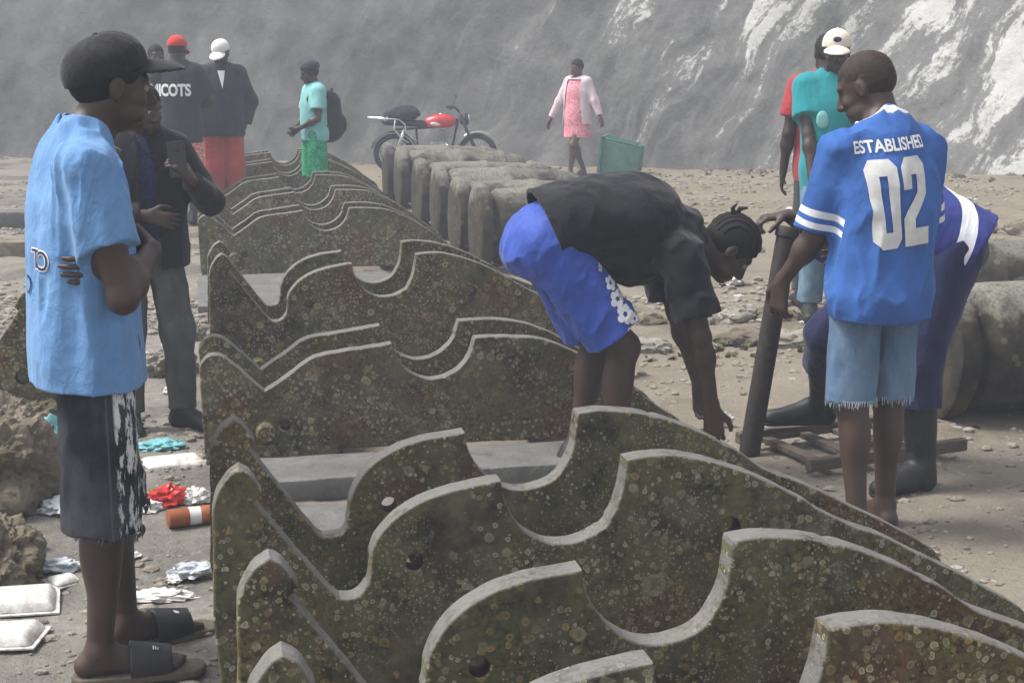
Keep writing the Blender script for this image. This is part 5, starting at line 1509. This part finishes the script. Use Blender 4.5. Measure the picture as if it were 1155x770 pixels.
# ------------------------------------------------------------ motorcycle
def motorcycle(loc, rz):
    root = empty('motorcycle', loc, rz)
    tag(root, 'red motorcycle with chrome rear rack parked before the hazy wall', 'motorcycle')
    def wheel(x, steer=0):
        bm = bmesh.new(); V = []; F = []; n, m = 40, 12
        for i in range(n):
            a = 2 * math.pi * i / n
            for k in range(m):
                b = 2 * math.pi * k / m; r = .275 + .045 * math.cos(b)
                V.append((r * math.cos(a), .045 * math.sin(b), r * math.sin(a)))
        F = [(i * m + k, ((i + 1) % n) * m + k, ((i + 1) % n) * m + (k + 1) % m, i * m + (k + 1) % m) for i in range(n) for k in range(m)]
        add_vf(bm, V, F); w = bm_obj('wheel', bm, M['rubber'], root, True); w.location = (x, 0, .32); w.rotation_euler = (0, 0, steer)
        bm = bmesh.new(); add_tube(bm, [(.23 * math.cos(2 * math.pi * i / 36), 0, .23 * math.sin(2 * math.pi * i / 36)) for i in range(36)], .012, 8, True)
        for i in range(18):
            a = 2 * math.pi * i / 18; add_tube(bm, [(.03 * math.cos(a + .5), .02 * (-1) ** i, .03 * math.sin(a + .5)), (.225 * math.cos(a), 0, .225 * math.sin(a))], .0025, 5)
        bm_obj('rim', bm, M['chrome'], w, True)
        bm = bmesh.new(); add_tube(bm, [(0, -.06, 0), (0, .06, 0)], .05, 16); bm_obj('hub', bm, M['alloy'], w, angle=40)
    wheel(-.62); wheel(.66, R(-22))
    b = Blob(); b.ell((.10, 0, .83), (.24, .13, .12), None, .02); b.ell((-.04, 0, .80), (.14, .10, .09), None, .04); b.cuts = [((0, 0, .735), (-.1, 0, -1))]
    tk = b.mesh(.012, 'fuel_tank', M['bike_red'], root)
    b = Blob(); b.ell((.03, -.105, .80), (.10, .022, .035), None, .01); b.mesh(.008, 'tank_panel', M['foam'], tk)
    b = Blob(); b.ell((.10, 0, .945), (.035, .035, .015), None, .005); b.mesh(.008, 'filler_cap', M['chrome'], tk)
    b = Blob(); b.cone((-.16, 0, .79), (-.70, 0, .83), .10, .11, .03, (0, 0, 1), .55); b.mesh(.012, 'seat', M['seatvinyl'], root)
    b = Blob(); b.ell((-.45, 0, .96), (.24, .17, .13), None, .04); b.ell((-.60, .04, .93), (.18, .15, .10), None, .05); b.disp = folds(.02, (9, 9, 9), 4); b.mesh(.012, 'covered_load', M['backpack'], root)
    bm = bmesh.new()                                           # chrome rear rack and grab rail
    for y in (-.13, .13):
        add_tube(bm, [(-1.02, y, .90), (-.55, y, .87), (-.46, y * 1.1, .80), (-.44, y * 1.1, .68), (-.36, y * 1.1, .58), (-.26, y, .52)], .013, 8)
        add_tube(bm, [(-.60, y, .87), (-.62, y * 1.1, .72), (-.52, y * 1.1, .58), (-.40, y * 1.1, .50)], .012, 8)
    for x in (-1.0, -.86, -.72): add_tube(bm, [(x, -.13, .90 - (x + 1.02) * -.0), (x, .13, .90)], .010, 8)
    bm_obj('rear_rack', bm, M['chrome'], root, True)
    bm = bmesh.new(); bm_box(bm, (.05, 0, .42), (.26, .20, .20), None, .03)
    for i in range(6): bm_box(bm, (.13, 0, .53 + .028 * i), (.15, .17, .012), Matrix.Rotation(R(-14), 3, 'Y'), .002)
    add_vf(bm, *lathe_vf([(-.14, .001), (-.14, .08), (-.11, .095), (.11, .095), (.14, .08), (.14, .001)], 20), Matrix.Translation((.02, 0, .42)) @ Matrix.Rotation(R(90), 4, 'Z'))
    bm_box(bm, (.13, 0, .715), (.12, .13, .05), None, .01); bm_obj('engine', bm, M['alloy'], root, angle=40)
    bm = bmesh.new()
    for pts in (((.36, 0, .86), (.02, 0, .74), (-.62, 0, .70)), ((.36, 0, .84), (.28, 0, .45), (.10, 0, .28), (-.25, 0, .30), (-.28, 0, .72)), ((-.25, .08, .32), (-.62, .08, .32)), ((-.25, -.08, .32), (-.62, -.08, .32))): add_tube(bm, pts, .018, 8)
    bm_obj('frame', bm, M['seatvinyl'], root, True)
    bm = bmesh.new(); add_tube(bm, [(.16, -.09, .50), (.24, -.13, .40), (.16, -.15, .26), (-.20, -.15, .24), (-.28, -.15, .25), (-.75, -.16, .33)], [.018, .018, .018, .02, .036, .038], 12); bm_obj('exhaust', bm, M['chrome'], root, True)
    for y in (-.10, .10):
        bm = bmesh.new(); add_tube(bm, [(.66, y, .32), (.52, y, .62), (.40, y, .93)], [.024, .022, .018], 10); bm_obj('fork', bm, M['seatvinyl'], root, True)
        bm = bmesh.new(); add_tube(bm, [(-.58, y * 1.1, .36), (-.46, y * 1.1, .72)], .028, 10); bm_obj('shock_absorber', bm, M['chrome'], root, True)
    bm = bmesh.new(); add_tube(bm, [(.24, -.36, 1.05), (.30, -.25, 1.07), (.38, -.08, .98), (.38, .08, .98), (.30, .25, 1.07), (.24, .36, 1.05)], .013, 8)
    add_tube(bm, [(.22, -.40, 1.045), (.26, -.28, 1.06)], .020, 8); add_tube(bm, [(.22, .40, 1.045), (.26, .28, 1.06)], .020, 8); bm_obj('handlebar', bm, M['seatvinyl'], root, True)
    for y in (.26,):
        bm = bmesh.new(); add_tube(bm, [(.30, y, 1.07), (.34, y * 1.05, 1.18)], .006, 6); bm_box(bm, (.35, y * 1.15, 1.22), (.02, .11, .07), None, .01); bm_obj('mirror', bm, M['seatvinyl'], root, True)
    b = Blob(); b.ell((.47, 0, .86), (.09, .10, .10), None, .01); b.cuts = [((.53, 0, 0), (1, 0, 0))]; hl = b.mesh(.012, 'headlight', M['seatvinyl'], root)
    b = Blob(); b.ell((.525, 0, .86), (.02, .085, .085), None, .005); b.mesh(.010, 'headlight_glass', M['chrome'], hl)
    for cx, a0, a1 in ((-.62, 20, 165), (.66, 20, 130)):
        Vs = []; Fs = []
        for i in range(21):
            a = R(a0 + (a1 - a0) * i / 20)
            for (y, r) in ((-.07, .345), (-.04, .362), (.04, .362), (.07, .345)): Vs.append((cx + r * math.cos(a), y, .32 + r * math.sin(a)))
        Fs = [(i * 4 + k, i * 4 + k + 1, (i + 1) * 4 + k + 1, (i + 1) * 4 + k) for i in range(20) for k in range(3)]
        o = mesh_obj('mudguard', Vs, Fs, M['chrome'] if cx > 0 else M['seatvinyl'], root); md = o.modifiers.new('thick', 'SOLIDIFY'); md.thickness = .006
    bm = bmesh.new(); add_tube(bm, [(.0, -.10, .30), (-.05, -.24, .10), (-.08, -.32, .01)], .012, 8); bm_obj('side_stand', bm, M['seatvinyl'], root, True)
    return root
mc = motorcycle((3.10, 20.9, .0), R(-6)); mc.scale = (.88, .88, .84)

# --------------------------------------------------------- air, light, camera
t = bpy.data.materials.new('haze'); t.use_nodes = True; nt = t.node_tree
nt.nodes.remove(nt.nodes['Principled BSDF'])
pv = nt.nodes.new('ShaderNodeVolumePrincipled'); pv.inputs['Color'].default_value = (.82, .88, 1.0, 1); pv.inputs['Density'].default_value = .0078; pv.inputs['Anisotropy'].default_value = .0
nt.links.new(pv.outputs[0], nt.nodes['Material Output'].inputs['Volume'])
bm = bmesh.new(); bm_box(bm, (0, 50, 5.5), (300, 240, 13.2), None, 0)
hz = bm_obj('haze', bm, t); tag(hz, 'thin grey mist drifting before the wall', 'haze', kind='stuff')

w = bpy.data.worlds.new('World'); scene.world = w; w.use_nodes = True
wt = w.node_tree; bg = wt.nodes['Background']
SUN_DIR = Vector((-.50, .10, .84)).normalized()
sky = wt.nodes.new('ShaderNodeTexSky'); sky.sky_type = 'NISHITA'; sky.sun_disc = False
sky.sun_elevation = math.asin(SUN_DIR.z); sky.sun_rotation = math.atan2(SUN_DIR.x, SUN_DIR.y); sky.dust_density = 4.0; sky.air_density = 1.0; sky.ozone_density = 1.0
hs = wt.nodes.new('ShaderNodeHueSaturation'); hs.inputs['Saturation'].default_value = .25
wt.links.new(sky.outputs[0], hs.inputs['Color']); wt.links.new(hs.outputs[0], bg.inputs['Color']); bg.inputs['Strength'].default_value = .095
sl = bpy.data.lights.new('sun', 'SUN'); sl.energy = 1.5; sl.angle = R(18); sl.color = (1, .965, .92)
so = bpy.data.objects.new('sun', sl); link(so); so.rotation_euler = SUN_DIR.to_track_quat('Z', 'Y').to_euler(); so.location = (0, 0, 20)

cam = bpy.data.cameras.new('camera'); co = bpy.data.objects.new('camera', cam); link(co)
cam.sensor_width = 36; cam.lens = 1750 / 1155 * 36; cam.clip_start = .05; cam.clip_end = 600
co.location = (0, 0, 1.65); co.rotation_euler = (R(90 - 10.647), 0, R(-11.275))
scene.camera = co
scene.view_settings.view_transform = 'Standard'; scene.view_settings.look = 'None'; scene.view_settings.gamma = 1; scene.view_settings.exposure = 1.5
scene.cycles.volume_bounces = 0; scene.cycles.max_bounces = 6; scene.cycles.diffuse_bounces = 3
